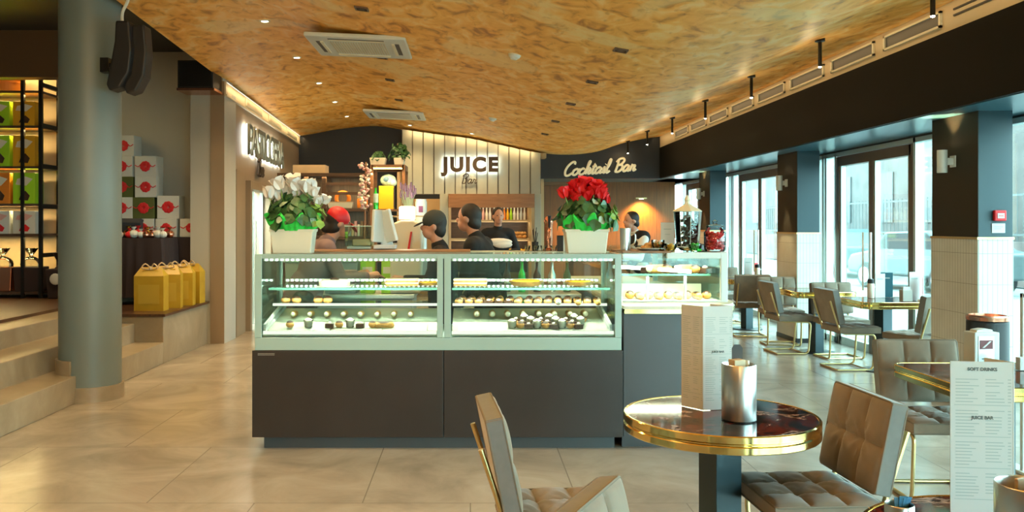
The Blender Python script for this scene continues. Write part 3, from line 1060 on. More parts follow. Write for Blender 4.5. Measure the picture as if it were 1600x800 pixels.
cl = thing('column', 'thick round blue-grey column rising through the marble steps', 'column', (-3.40, 7.73, 0))
MB().lathe([(0.262, 0), (0.262, 3.86)], 64).build('shaft', M['pillarg'], cl, smooth=True)
a0 = -1.75
sk = MB()
N = 48
ring = []
for i in range(N + 1):
    a = -1.95 + (1.95 + 0.6) * i / N
    ring.append(a)
for i in range(N):
    for (r0, r1, z0, z1) in ((0.263, 0.283, 0.0, 0.13),):
        a, c2 = ring[i], ring[i + 1]
        sk.prism([(r0 * math.cos(a), r0 * math.sin(a)), (r1 * math.cos(a), r1 * math.sin(a)), (r1 * math.cos(c2), r1 * math.sin(c2)), (r0 * math.cos(c2), r0 * math.sin(c2))], z0, z1)
for i in range(22):
    a, c2 = -3.0 + i * 0.0557, -3.0 + (i + 1) * 0.0557
    r0, r1 = 0.263, 0.285
    sk.prism([(r0 * math.cos(a), r0 * math.sin(a)), (r1 * math.cos(a), r1 * math.sin(a)), (r1 * math.cos(c2), r1 * math.sin(c2)), (r0 * math.cos(c2), r0 * math.sin(c2))], 0.0, 0.36)
sk.build('skirting', M['step'], cl)

# curved black speaker on the column
sp = thing('column_speaker', 'pair of long curved black loudspeaker cabinets bracketed to the round column', 'speaker', (-3.0, 7.45, 2.70), 0.0)
sp.scale = (0.88, 0.88, 0.88)
sp.location.z = 2.74
for dx, dy, s in ((-0.03, 0.0, 1.0), (0.10, 0.08, 1.0)):
    prof = [(-0.10, -0.05), (0.06, -0.16), (0.13, -0.02), (0.13, 0.35), (0.10, 0.70), (-0.02, 0.72), (-0.05, 0.35)]
    pts = [(0.00, 0.62), (0.13, 0.62), (0.155, 0.35), (0.13, 0.12), (0.04, -0.03), (-0.06, -0.06), (-0.09, 0.0), (-0.05, 0.2), (-0.01, 0.42)]
    if dx > 0:
        pts = [(x * 0.9, z - 0.02) for x, z in pts]
    m = MB().prism([(x + dx, z) for x, z in pts], dy - 0.10, dy + 0.10, 'y').build('cabinet', M['black'], sp, bevel=0.018, seg=3)
MB().box(-0.19, -0.05, -0.03, 0.03, 0.18, 0.22).box(-0.20, -0.12, -0.05, 0.05, 0.13, 0.27).build('bracket', M['blackm'], sp)
MB().tube(smooth_path([(-0.0, 0, 0.60), (0.0, 0, 0.72), (0.04, 0.03, 0.84), (0.08, 0.03, 1.0)], 5), 0.016).build('white_cable', M['whitem'], sp)

# black box speaker on the pier
bs = thing('wall_speaker', 'black box loudspeaker on a copper-coloured ledge at the top of the pier', 'speaker', (-3.42, 11.05, 3.22))
MB().box(-0.245, 0.20, -0.24, 0.14, 0.03, 0.38).build('cabinet', M['black'], bs, bevel=0.006)
MB().box(-0.22, 0.18, -0.246, -0.24, 0.05, 0.36).build('grille_cloth', M['blackm'], bs)
MB().box(-0.25, 0.22, -0.26, 0.15, 0.0, 0.03).build('ledge', M['copper'], bs)

# backlit wall sign
def sign_letters(root, txt, size, m, T0, bold=0.0, gap=0.06, space=1.0, align='LEFT', glow=True):
    t = text_mesh(txt, size, 0.018, m, 'lettering', root, (0, -gap, 0), (PI / 2, 0, 0), bold, align, space)
    if glow:
        g = text_mesh(txt, size, 0.003, M['haloled'], 'backlight', root, (0, -gap + 0.024, 0), (PI / 2, 0, 0), bold * 0.6, align, space)
    return t


M['haloled'] = emis('halo_led', (0.93, 1.0, 0.93), 20)
M['lettersteel'] = mat('letter_steel', (0.30, 0.32, 0.27), 0.45, metal=0.3)
M['letterbrown'] = mat('letter_bronze', (0.06, 0.04, 0.025), 0.4, metal=0.4)
sg = thing('wall_sign', 'backlit metal lettering reading PASTICCERIA high on the left wall', 'sign')
sg.matrix_world = WT @ Matrix.Translation((1.15, 0, 2.56)) @ Matrix.Rotation(0, 4, 'X')
sign_letters(sg, 'PASTICCERIA', 0.62, M['lettersteel'], None, bold=0.008, gap=0.075, space=0.86)


def script_sign(root, strokes, scale, r, m, slant=0.25, dy=-0.05, name='lettering', rise=0.0):
    mb = MB()
    for st in strokes:
        P = [Vector(((x + z * slant) * scale, dy, (z + rise * x) * scale)) for x, z in st]
        mb.tube(smooth_path(P, 5), r, 6)
    return mb.build(name, m, root, smooth=True)


def glyph(ch, x):
    """hand-drawn cursive strokes, x-height 1, ascender 2.1; returns strokes and advance"""
    G = {
        'a': ([[(0.85, 0.85), (0.45, 1.0), (0.08, 0.55), (0.2, 0.05), (0.55, 0.1), (0.85, 0.6), (0.88, 0.95)], [(0.88, 0.95), (0.82, 0.3), (0.95, 0.03), (1.2, 0.25)]], 1.12),
        'o': ([[(0.55, 1.0), (0.15, 0.75), (0.1, 0.2), (0.45, 0.0), (0.85, 0.3), (0.85, 0.8), (0.55, 1.0), (0.8, 0.85), (1.15, 0.9)]], 1.05),
        'r': ([[(0.1, 0.0), (0.2, 0.6), (0.3, 1.05), (0.4, 0.85), (0.75, 0.85), (0.62, 0.3), (0.75, 0.02), (1.05, 0.25)]], 0.95),
        'c': ([[(0.8, 0.75), (0.55, 1.0), (0.15, 0.7), (0.1, 0.25), (0.4, 0.0), (0.75, 0.1), (1.05, 0.35)]], 0.95),
        'k': ([[(0.0, 0.3), (0.35, 1.3), (0.5, 1.95), (0.35, 2.1), (0.25, 1.6), (0.2, 0.0)], [(0.22, 0.45), (0.5, 1.0), (0.75, 0.85), (0.55, 0.5), (0.3, 0.5)], [(0.45, 0.5), (0.7, 0.05), (1.0, 0.2)]], 0.95),
        't': ([[(0.0, 0.25), (0.35, 1.0), (0.45, 1.6), (0.35, 1.0), (0.3, 0.3), (0.45, 0.0), (0.8, 0.25)], [(0.1, 1.15), (0.8, 1.2)]], 0.72),
        'i': ([[(0.1, 0.4), (0.3, 1.0), (0.25, 0.3), (0.4, 0.02), (0.7, 0.25)], [(0.36, 1.35), (0.40, 1.42)]], 0.55),
        'l': ([[(0.0, 0.25), (0.4, 1.2), (0.5, 2.0), (0.35, 2.15), (0.25, 1.5), (0.22, 0.3), (0.38, 0.0), (0.75, 0.3)]], 0.7),
        'C': ([[(1.35, 1.75), (1.3, 2.1), (0.9, 2.15), (0.35, 1.6), (0.1, 0.8), (0.3, 0.1), (0.8, 0.0), (1.3, 0.35)]], 1.35),
        'B': ([[(0.3, 1.9), (0.35, 1.0), (0.25, 0.0)], [(0.05, 1.6), (0.4, 2.1), (1.0, 2.15), (1.25, 1.75), (0.95, 1.25), (0.55, 1.1)], [(0.55, 1.1), (1.1, 1.05), (1.2, 0.45), (0.8, 0.0), (0.2, 0.05)]], 1.4),
    }
    st, adv = G[ch]
    return [[(x + a, z) for a, z in s] for s in st], adv


def word(txt, x=0.0, gap=0.0):
    out = []
    for ch in txt:
        if ch == ' ':
            x += 0.8
            continue
        s, a = glyph(ch, x)
        out += s
        x += a + gap
    return out, x


sb = thing('wall_sign', 'small dark script lettering reading Bar under the backlit PASTICCERIA sign', 'sign')
sb.matrix_world = WT @ Matrix.Translation((2.05, 0, 2.30))
script_sign(sb, word('Bar')[0], 0.13, 0.022, M['letterbrown'])

# juice bar lettering
sj = thing('wall_sign', 'backlit bronze lettering reading JUICE on the cream boards', 'sign', (0.0, 17.5, 2.62))
t = sign_letters(sj, 'JUICE', 0.385, M['letterbrown'], None, bold=0.022, gap=0.085, space=1.22, align='CENTER')
sj2 = thing('wall_sign', 'dark script lettering reading Bar below the backlit JUICE letters', 'sign', (-0.19, 17.5, 2.37))
script_sign(sj2, word('Bar')[0], 0.088, 0.0105, M['letterbrown'])
# cocktail bar lettering
sc_ = thing('wall_sign', 'cream script lettering reading Cocktail Bar on the dark fascia', 'sign', (1.93, 18.0, 2.55))
st, xx = word('Cocktail', 0)
st2, xx = word('Bar', xx + 0.75)
script_sign(sc_, st + st2, 0.128, 0.026, mat('cream_letters', (0.72, 0.66, 0.46), 0.4, emit=(1.0, 0.85, 0.5), estr=0.22), slant=0.30, rise=0.075)

# ------------------------------------------------------------------ gift boxes, cloth table, bags
tb = thing('cloth_table', 'table under a floor-length dark plum cloth behind the yellow bags', 'table', (-4.22, 10.95, 0.0))
b2 = MB()
NP = 90
hx, hy = 0.42, 0.29
outl = []
for i in range(NP):
    a = 2 * PI * i / NP
    ca, sa = math.cos(a), math.sin(a)
    k = 1.0 / max(abs(ca) / hx, abs(sa) / hy)
    outl.append((ca * k, sa * k))
rings = []
for z, f in ((0.64, 1.0), (0.95, 0.8), (1.25, 0.35), (1.37, 0.0)):
    rings.append([b2.b.verts.new((x * (1 + 0.03 * f) + 0.014 * f * math.sin(i * 1.1), y * (1 + 0.05 * f) + 0.014 * f * math.sin(i * 1.1), z)) for i, (x, y) in enumerate(outl)])
for A, B in zip(rings[:-1], rings[1:]):
    for i in range(NP):
        j = (i + 1) % NP
        b2.b.faces.new((A[i], A[j], B[j], B[i]))
b2.b.faces.new(rings[-1])
b2.build('tablecloth', M['cloth'], tb, smooth=True)
MB().box(-0.38, -0.33, -0.25, -0.20, 0.64, 1.36).box(0.33, 0.38, -0.25, -0.20, 0.64, 1.36).box(-0.38, -0.33, 0.20, 0.25, 0.64, 1.36).box(0.33, 0.38, 0.20, 0.25, 0.64, 1.36).build('leg', M['woodd'], tb)


def gift(x, y, z, w, h, m, label, deco=True):
    g = thing('gift_box', label, 'box', (x, y, z), random.uniform(-0.06, 0.06), 'stacked gift boxes')
    MB().box(-w / 2, w / 2, -0.12, 0.12, 0, h).build('carton', m, g, bevel=0.004)
    if deco:
        r = MB()
        for k in range(9):
            a = k * 2 * PI / 9
            rr = 0.36 * h
            r.sphere((rr * 0.42 * math.cos(a), -0.122, h * 0.5 + rr * 0.42 * math.sin(a)), (rr * 0.33, 0.012, rr * 0.33), 8, 5)
        r.build('rosette', M['red'], g)
        r = MB()
        for s in (-1, 1):
            r.tube(smooth_path([(0, -0.122, h * 0.5), (s * w * 0.2, -0.123, h * 0.58), (s * w * 0.33, -0.123, h * 0.48), (s * w * 0.48, -0.123, h * 0.56)], 4), 0.006, 5)
        r.build('ribbon', M['red'], g)
    return g


GX, GY = -4.3, 11.42
B_ = M['white']
rows = [
    (-3.66, 1.38, 0.24, B_, 'white gift box with red rosette, low at the right end by the pier'),
    (-3.98, 1.38, 0.24, B_, 'white gift box in the lowest row right of centre behind the sweets'),
    (-3.96, 1.62, 0.30, B_, 'white gift box with a red rosette beside the olive green box'),
    (-4.28, 1.38, 0.24, B_, 'white gift box in the lowest row behind the sweets'),
    (-4.28, 1.62, 0.28, M['greenb'], 'olive green gift box in the middle of the pile'),
    (-4.25, 1.90, 0.27, B_, 'white gift box with red rosette, second from the top right'),
    (-4.25, 2.17, 0.27, B_, 'white gift box with red rosette, topmost of the right stack'),
    (-4.58, 1.38, 0.24, M['greenb'], 'olive green gift box half hidden by the column, lowest row'),
    (-4.56, 1.62, 0.28, B_, 'white gift box beside the column, beneath the upper olive one'),
    (-4.56, 1.90, 0.27, M['greenb'], 'olive green gift box beside the column, second row down'),
    (-4.56, 2.17, 0.27, B_, 'white gift box beside the column, just under the tallest one'),
    (-4.54, 2.44, 0.27, B_, 'white gift box at the very top of the pile beside the column'),
]
for (x, z, h, m, lb) in rows:
    gift(x, 11.43, z, 0.285, h, m, lb)
# the ledge the pile stands on
tag(MB().box(-4.75, -3.50, 11.27, 11.6, 0.64, 1.38).build('back_shelf', M['cloth'], bevel=0.005), 'dark ledge behind the cloth table carrying the pile of gift boxes', 'shelf')
# wrapped sweets
cols = [M['copper'], M['red'], M['gold'], M['petalp'], M['white'], M['copper']]
for k in range(22):
    x = -4.58 + 0.74 * (k % 11) / 10 + random.uniform(-0.03, 0.03)
    y = 10.80 + 0.16 * (k // 11)
    s = random.uniform(0.05, 0.085)
    g = MB()
    g.sphere((0, 0, s * 0.72), (s * 0.9, s * 0.7, s * 0.72), 10, 7)
    g.lathe([(s * 0.15, s * 1.3), (s * 0.1, s * 1.5), (s * 0.5, s * 2.0), (s * 0.48, s * 2.02), (0.0, s * 1.6)], 9)
    o = g.build('wrapped_sweet', random.choice(cols))
    o.location = (x, y, 1.375)
    tag(o, 'small shiny wrapped sweet bag on the plum cloth, %s from left, %s row' % (ORD[k % 11], ('front', 'back')[k // 11]), 'sweets', 'wrapped sweets on the cloth table')
hp = thing('gift_hamper', 'dark open hamper box tilted behind the wrapped sweets', 'hamper', (-4.45, 11.10, 1.372), 0.1)
MB().box(-0.22, 0.22, -0.07, 0.07, 0, 0.20).build('box', M['navy'], hp, bevel=0.005)
MB().prism([(-0.07, 0.20), (0.07, 0.20), (0.10, 0.23), (-0.05, 0.25)], -0.22, 0.22, 'x').build('lid', M['navy'], hp)

# mustard gift bags on the bench
def gbag(x, y, rz, label, w=0.34, h=0.40):
    g = thing('gift_bag', label, 'bag', (x, y, 0.55), rz, 'mustard gift bags on the bench')
    g2 = MB()
    d = 0.17
    P = [(-w / 2, -d / 2, 0), (w / 2, -d / 2, 0), (w / 2, d / 2, 0), (-w / 2, d / 2, 0)]
    T = [(-w / 2, -d / 2, h), (w / 2, -d / 2, h), (w / 2, d / 2, h), (-w / 2, d / 2, h)]
    A = [g2.b.verts.new(p) for p in P]
    C = [g2.b.verts.new(p) for p in T]
    E = [g2.b.verts.new((-w / 2 + 0.05, 0, h + 0.10)), g2.b.verts.new((w / 2 - 0.05, 0, h + 0.10))]
    g2.b.faces.new(A[::-1])
    for i in range(4):
        j = (i + 1) % 4
        if i in (0, 2):
            g2.b.faces.new((A[i], A[j], C[j], C[i]))
        else:
            g2.b.faces.new((A[i], A[j], C[j], C[i]))
    g2.b.faces.new((C[0], C[1], E[1], E[0]))
    g2.b.faces.new((C[2], C[3], E[0], E[1]))
    g2.b.faces.new((C[1], C[2], E[1]))
    g2.b.faces.new((C[3], C[0], E[0]))
    g2.build('paper_bag', M['bagy'], g)
    r = MB()
    for s in (-1, 1):
        r.tube(smooth_path([(0, -0.01, h + 0.085), (s * 0.05, -0.05, h + 0.14), (s * 0.09, -0.05, h + 0.09), (0, -0.02, h + 0.07)], 4), 0.008, 6)
    r.sphere((0, -0.03, h + 0.09), 0.022, 8, 6)
    r.build('bow', M['woodl'], g)
    MB().box(-w / 2 + 0.05, w / 2 - 0.05, -d / 2 - 0.003, -d / 2, 0.08, 0.3).build('printed_panel', mat('bag_print', (0.52, 0.35, 0.04), 0.4) if 'bag_print' not in bpy.data.materials else bpy.data.materials['bag_print'], g)
    return g


gbag(-3.70, 10.02, 0.0, 'mustard yellow gift bag nearest the column on the bench')
gbag(-3.63, 10.34, 0.15, 'second mustard yellow gift bag along the bench')
gbag(-3.59, 10.68, 0.1, 'third mustard yellow gift bag along the bench')
gbag(-3.57, 10.98, -0.1, 'mustard yellow gift bag farthest along the bench, by the pier')

# ------------------------------------------------------------------ display shelving on the platform
sh = thing('display_shelf', 'tall black metal display shelving with packed gift boxes on the platform', 'shelving', (-5.9, 10.8, 0.64))
X0, X1 = -0.75, 0.62
f = MB()
for x in (X0, -0.05, 0.40, X1):
    f.box(x - 0.02, x + 0.02, -0.20, -0.16, 0, 3.05)
for x in (X0, X1):
    f.box(x - 0.02, x + 0.02, 0.26, 0.30, 0, 3.05)
f.box(X0, X1, -0.20, -0.16, 3.0, 3.05).box(X0, X1, 0.26, 0.30, 3.0, 3.05)
for z in (0.5, 1.1, 1.6, 2.1, 2.6, 3.0):
    f.box(X1 - 0.02, X1 + 0.02, -0.16, 0.26, z, z + 0.05)
f.build('frame', M['blackm'], sh)
SZ = [0.08, 0.79, 1.16, 1.62, 2.12, 2.55]
for z in SZ:
    MB().box(X0, X1, -0.18, 0.28, z - 0.03, z).build('shelf_board', M['woodd'], sh)
MB().box(X0, X1, 0.285, 0.295, 0.0, 3.0).build('back_panel', M['woodl'], sh)
for z in SZ[1:]:
    light('shelf_lamp', 'AREA', (-5.95, 10.72, 0.64 + z - 0.045 + 0.0), 14, (1.0, 0.74, 0.30), 1.2, 0.05)
light('shelf_lamp', 'AREA', (-5.95, 10.72, 0.64 + 2.98), 22, (1.0, 0.74, 0.30), 1.2, 0.05)
palette = [('lime', 'lime green'), ('yellow', 'yellow'), ('orange', 'orange'), ('greenb', 'olive green'), ('white', 'white')]
place = {3: [('lime', -0.52), ('orange', -0.21), ('lime', 0.10), ('yellow', 0.41)], 4: [('lime', -0.52), ('yellow', -0.21), ('lime', 0.10), ('yellow', 0.41)], 2: [('orange', -0.52), ('lime', -0.21), ('orange', 0.10), ('lime', 0.41)], 1: [('white', -0.52), ('white', -0.21), ('white', 0.10), ('white', 0.41)]}
zn = {1: 'lowest packed shelf', 2: 'second packed shelf up', 3: 'third packed shelf up', 4: 'upper packed shelf'}
for s, lst in place.items():
    for k, (c, x) in enumerate(lst):
        hh = {1: 0.28, 2: 0.38, 3: 0.38, 4: 0.30}[s]
        g = thing('gift_carton', '%s gift carton on the %s, %s' % (dict(palette)[c], zn[s], ('leftmost', 'second from left', 'second from right', 'rightmost')[k]), 'box', (-5.9 + x, 10.72, 0.64 + SZ[s]), group='gift cartons on the black shelving')
        MB().box(-0.135, 0.135, -0.10, 0.12, 0, hh).build('carton', M[c], g, bevel=0.004)
        MB().prism([(-0.06, hh * 0.12), (0.05, hh * 0.10), (0.075, hh * 0.26), (0.02, hh * 0.42), (-0.035, hh * 0.30)], -0.1025, -0.1, 'y').build('dark_motif', M['choc'] if c != 'white' else M['red'], g)
        MB().prism([(-0.10, hh * 0.62), (0.03, hh * 0.58), (0.11, hh * 0.80), (0.02, hh * 0.88), (-0.08, hh * 0.80)], -0.102, -0.1, 'y').build('highlight_motif', M['creamf'] if c != 'white' else M['petalp'], g)  # white highlight on the boxes painted as a pale shape; pink on white cartons
# orange drums on the top shelf and dark hampers below
for k, x in enumerate((-0.38, 0.12)):
    g = thing('cake_tin', 'round orange cake tin lying on the top shelf, %s' % ('left', 'right')[k], 'tin', (-5.9 + x, 10.78, 0.64 + SZ[5]), group='orange cake tins')
    MB().lathe([(0.20, 0), (0.20, 0.10), (0.205, 0.10), (0.205, 0.13), (0, 0.135)], 32).build('tin', M['orange'], g)
    MB().lathe([(0.16, 0.14), (0.19, 0.18), (0.17, 0.26), (0.08, 0.30), (0, 0.30)], 32).build('wrapped_top', M['orange'], g, smooth=True)
for k, (x, m) in enumerate(((-0.35, 'woodm'), (0.1, 'copper'), (0.45, 'cloth'))):
    g = thing('hamper', ('brown', 'copper', 'plum')[k] + ' hamper bag on the floor board of the black shelving', 'hamper', (-5.9 + x, 10.72, 0.64 + SZ[0]))
    MB().frustum(0, 0, 0, 0.30, 0.30, 0.22, 0.34, 0.24).build('basket', M[m], g, bevel=0.01)
    MB().sphere((0, 0, 0.33), (0.13, 0.10, 0.10), 12, 8).lathe([(0.03, 0.42), (0.02, 0.44), (0.09, 0.53), (0.0, 0.45)], 10).build('cellophane', M['clear'], g, smooth=True)
for k, (x, z, m, lb) in enumerate(((-5.02, 0.0, 'cloth', 'plum fabric gift bag with a pale round tag at the foot of the black shelving'), (-4.72, 0.0, 'bagy', 'mustard gift bag with a yellow bow standing behind the column'))):
    g = thing('gift_bag', lb, 'bag', (x, 10.6, 0.64))
    MB().frustum(0, 0, 0, 0.36, 0.26, 0.16, 0.30, 0.20).build('bag', M[m], g, bevel=0.01)
    MB().lathe([(0.08, 0.36), (0.03, 0.42), (0.10, 0.56), (0.0, 0.44)], 12).build('gathered_top', M[m], g)
    MB().sphere((-0.02, -0.11, 0.24 if k == 0 else 0.44), (0.07, 0.012, 0.07), 12, 8).build('tag', M['white'] if k == 0 else M['yellow'], g)
# dark bulkhead above the shelving
struct(MB().box(-8.05, -4.85, 10.3, 10.5, 3.30, 3.86).build('wall_bulkhead', mat('brown_bulkhead', (0.09, 0.045, 0.015), 0.6)))
light('platform_fill', 'SPOT', (-4.0, 9.4, 3.8), 200, WARM, 0.05, spot=1.8, blend=0.8)  # added fill spots to brighten the platform and gift wall, no fixtures
light('platform_fill', 'SPOT', (-4.6, 6.0, 3.8), 60, WARM, 0.05, spot=2.0, blend=0.8)
light('platform_fill', 'SPOT', (-4.6, 3.0, 3.8), 60, WARM, 0.05, spot=2.0, blend=0.8)

# ================================================================== PASTRY DISPLAY CASE
CX0, CX1, CF, CB = -1.489, 1.048, 5.93, 6.73
MIDX = -0.184
dc = thing('display_case', 'long anthracite pastry display case with lit glass vitrine and LED-edged shelves', 'display case', (0, CF, 0))
D = CB - CF
MB().box(CX0 + 0.06, CX1 - 0.05, 0.055, D - 0.04, 0, 0.085).build('plinth', M['plinth'], dc)
MB().box(CX0 - 0.01, MIDX - 0.002, 0.0, D, 0.085, 0.682).build('front_panel', M['case'], dc, bevel=0.003)
MB().box(MIDX + 0.002, CX1, 0.0, D, 0.085, 0.682).build('front_panel', M['case'], dc, bevel=0.003)
MB().box(CX0 + 0.008, CX1 - 0.01, 0.004, D, 0.682, 0.77).build('base_rail', M['whiteg'], dc, bevel=0.004)
MB().box(CX0 + 0.03, CX0 + 0.145, -0.002, 0, 0.650, 0.653).box(CX0 + 0.03, CX0 + 0.145, -0.002, 0, 0.659, 0.662).build('maker_plate', M['alu'], dc)
TOP = 1.344
for x0, x1 in ((CX0 + 0.008, CX0 + 0.055), (MIDX - 0.045, MIDX - 0.004), (MIDX + 0.004, MIDX + 0.05), (CX1 - 0.055, CX1 - 0.01)):
    MB().box(x0, x1, 0.0, 0.016, 0.77, TOP - 0.012).build('upright', M['whiteg'], dc, bevel=0.002)
for x0, x1 in ((CX0 + 0.008, CX0 + 0.03), (CX1 - 0.032, CX1 - 0.01)):
    MB().box(x0, x1, D - 0.03, D, 0.77, TOP - 0.012).build('upright', M['whiteg'], dc, bevel=0.002)
MB().box(MIDX - 0.02, MIDX + 0.02, D - 0.03, D, 0.77, TOP - 0.012).build('upright', M['whiteg'], dc, bevel=0.002)
MB().box(CX0 + 0.008, CX1 - 0.01, 0.002, 0.02, TOP - 0.032, TOP - 0.012).box(CX0 + 0.008, CX1 - 0.01, D - 0.05, D, TOP - 0.04, TOP - 0.012).build('top_rail', M['whiteg'], dc, bevel=0.002)
for x0, x1 in ((CX0 + 0.055, MIDX - 0.045), (MIDX + 0.05, CX1 - 0.055)):
    MB().box(x0 - 0.01, x1 + 0.01, 0.004, 0.010, 0.775, TOP - 0.03).build('front_glass', M['glass'], dc)
    # mirrored-looking sliding doors at the staff side, one leaf slid open
    MB().box(x0, (x0 + x1) / 2 + 0.02, D - 0.022, D - 0.017, 0.79, TOP - 0.04).build('sliding_door', M['glass'], dc)
    xs, xe_ = x0 + 0.005, x1 - 0.005
    g = MB()
    g.box(xs, xe_, 0.20, D - 0.06, 1.086, 1.094)
    g.build('upper_shelf', M['shelfglass'], dc)
    MB().box(xs, xe_, 0.190, 0.200, 1.082, 1.098).build('shelf_edge', M['glassedge'], dc)
    g = MB()
    g.box(xs, xe_, 0.33, D - 0.05, 0.952, 0.960)
    g.build('lower_shelf', M['shelfglass'], dc)
    MB().box(xs, xe_, 0.315, 0.330, 0.958, 0.976).build('shelf_edge', M['ledstrip'], dc)
    # sloping display deck
    MB().prism([(0.03, 0.792), (D - 0.06, 0.90), (D - 0.06, 0.885), (0.03, 0.777)], xs, xe_, 'x').build('display_deck', M['tray'], dc)
    MB().box(xs, xe_, 0.022, 0.034, 0.79, 0.812).build('deck_light', M['ledstrip'], dc)
    n = int((xe_ - xs) / 0.036)
    for (y, z, nm) in ((0.035, TOP - 0.040, 'top_leds'), (D - 0.075, 1.118, 'shelf_leds')):
        d = MB()
        for i in range(n):
            x = xs + 0.02 + i * 0.036
            d.box(x - 0.007, x + 0.007, y - 0.004, y + 0.004, z - 0.008, z + 0.004)
        d.build(nm, M['led'], dc)
        MB().box(xs, xe_, y + 0.004, y + 0.012, z - 0.010, z + 0.010).build('led_rail', M['alu'], dc)
    light('case_lamp', 'AREA', ((x0 + x1) / 2, CF + 0.06, TOP - 0.06), 10, (1.0, 0.97, 0.80), x1 - x0 - 0.1, 0.03, (0.45, 0, 0))
    light('case_lamp', 'AREA', ((x0 + x1) / 2, CF + 0.30, 1.075), 6, (1.0, 0.97, 0.80), x1 - x0 - 0.1, 0.03, (0.3, 0, 0))
MB().box(CX0 + 0.012, CX0 + 0.018, 0.02, D - 0.03, 0.775, TOP - 0.03).box(CX1 - 0.02, CX1 - 0.014, 0.02, D - 0.03, 0.775, TOP - 0.03).build('side_glass', M['glass'], dc)
br = MB()
for x in (CX0 + 0.065, CX1 - 0.075):
    for (y0, z0, y1, z1) in ((0.05, 0.83, D - 0.08, 0.955), (0.05, 0.80, D - 0.08, 0.905)):
        br.prism([(y0, z0), (y0, z0 + 0.025), (y1, z1 + 0.02), (y1, z1)], x - 0.008, x + 0.008, 'x')
br.build('tray_runner', M['whitem'], dc)
MB().box(CX0 + 0.02, CX1 - 0.02, 0.01, D - 0.30, TOP - 0.010, TOP - 0.003).build('top_glass', M['shelfglass'], dc)
MB().box(CX0 + 0.008, CX1 - 0.01, 0.0, 0.010, TOP - 0.012, TOP).build('top_edge', M['whiteg'], dc)
MB().box(CX0 + 0.2, 0.0, D - 0.32, D + 0.02, TOP - 0.004, TOP + 0.010).build('staff_shelf', M['woodm'], dc, bevel=0.003)
MB().box(0.0, CX1 - 0.01, D - 0.28, D, TOP - 0.010, TOP).build('staff_shelf', M['tray'], dc)


# ------------------------------------------------------------------ pastries
def deckz(y):       # y measured from case front
    return 0.792 + (y - 0.03) / (D - 0.09) * 0.108


protos = {}


def pastry(kind, x, y, z, label, group, rz=0.0, s=1.0):
    if kind not in protos:
        r = thing(kind, label, 'pastry', (0, 0, 0))
        if kind == 'fruit_tart':
            MB().lathe([(0.085, 0), (0.11, 0.03), (0.105, 0.03), (0.0, 0.024)], 28).build('crust', M['crust'], r)
            MB().lathe([(0.098, 0.026), (0.09, 0.036), (0, 0.038)], 28).build('filling', M['yellow'], r)
        elif kind == 'layer_cake':
            MB().box(-0.12, 0.12, -0.07, 0.07, 0, 0.018).box(-0.12, 0.12, -0.07, 0.07, 0.024, 0.04).build('sponge', M['crust'], r, bevel=0.004)
            MB().box(-0.122, 0.122, -0.072, 0.072, 0.016, 0.026).box(-0.122, 0.122, -0.072, 0.072, 0.040, 0.050).build('icing', M['creamf'], r, bevel=0.003)
        elif kind == 'white_cake':
            MB().lathe([(0.11, 0), (0.115, 0.03), (0.10, 0.045), (0, 0.046)], 32).build('icing', M['creamf'], r, smooth=True)
            MB().sphere((0, 0, 0.045), (0.035, 0.03, 0.02), 10, 6).build('topping', M['choc'], r)
        elif kind == 'profiterole':
            MB().sphere((0, 0, 0.024), (0.030, 0.030, 0.024), 12, 8).build('bun', M['crust'], r, smooth=True)
            MB().sphere((0, 0, 0.036), (0.025, 0.025, 0.016), 12, 6).build('glaze', M['choc'], r, smooth=True)
        elif kind == 'cream_roll':
            MB().capsule((-0.045, 0, 0.024), (0.045, 0, 0.024), 0.024, 0.024, 12).build('shell', M['crust'], r, smooth=True)
            MB().sphere((-0.06, 0, 0.026), (0.02, 0.02, 0.02), 10, 6).sphere((0.06, 0, 0.026), (0.02, 0.02, 0.02), 10, 6).build('cream', M['creamf'], r, smooth=True)
        elif kind == 'eclair':
            MB().capsule((-0.05, 0, 0.02), (0.05, 0, 0.02), 0.022, 0.022, 12).build('bun', M['crust'], r, smooth=True)
            MB().sphere((0, 0, 0.034), (0.062, 0.018, 0.012), 14, 6).build('glaze', M['choc'], r, smooth=True)
        elif kind == 'cup_dessert':
            MB().lathe([(0.026, 0), (0.034, 0.055), (0.032, 0.055), (0.024, 0.004), (0, 0.004)], 18).build('cup', M['clear'], r)
            MB().lathe([(0.024, 0.005), (0.031, 0.045), (0.028, 0.055), (0.012, 0.068), (0, 0.072)], 18).build('mousse', M['creamf'], r, smooth=True)
        elif kind == 'brownie':
            MB().box(-0.03, 0.03, -0.03, 0.03, 0, 0.032).build('cake', M['choc'], r, bevel=0.005)
            MB().sphere((0, 0, 0.034), (0.014, 0.014, 0.010), 10, 6).build('topping', M['creamf'], r)
        protos[kind] = r
        o = r
    else:
        o = dup(protos[kind], label=label)
    o.location = (x, y, z)
    o.rotation_euler = (0, 0, rz)
    o.scale = (s, s, s)
    o['label'] = label
    if group:
        o['group'] = group
    return o


def px2(x, Y):
    return (x - 735) / 1350 * Y


def plate(x, y, z, w, d, label, m='tray', rot=None):
    p = MB().box(-w / 2, w / 2, -d / 2, d / 2, 0, 0.006).build('serving_tray', M[m], bevel=0.002)
    p.location = (x, y, z)
    if rot:
        p.rotation_euler = rot
    return tag(p, label, 'tray')


SLP = math.atan2(0.108, D - 0.09)
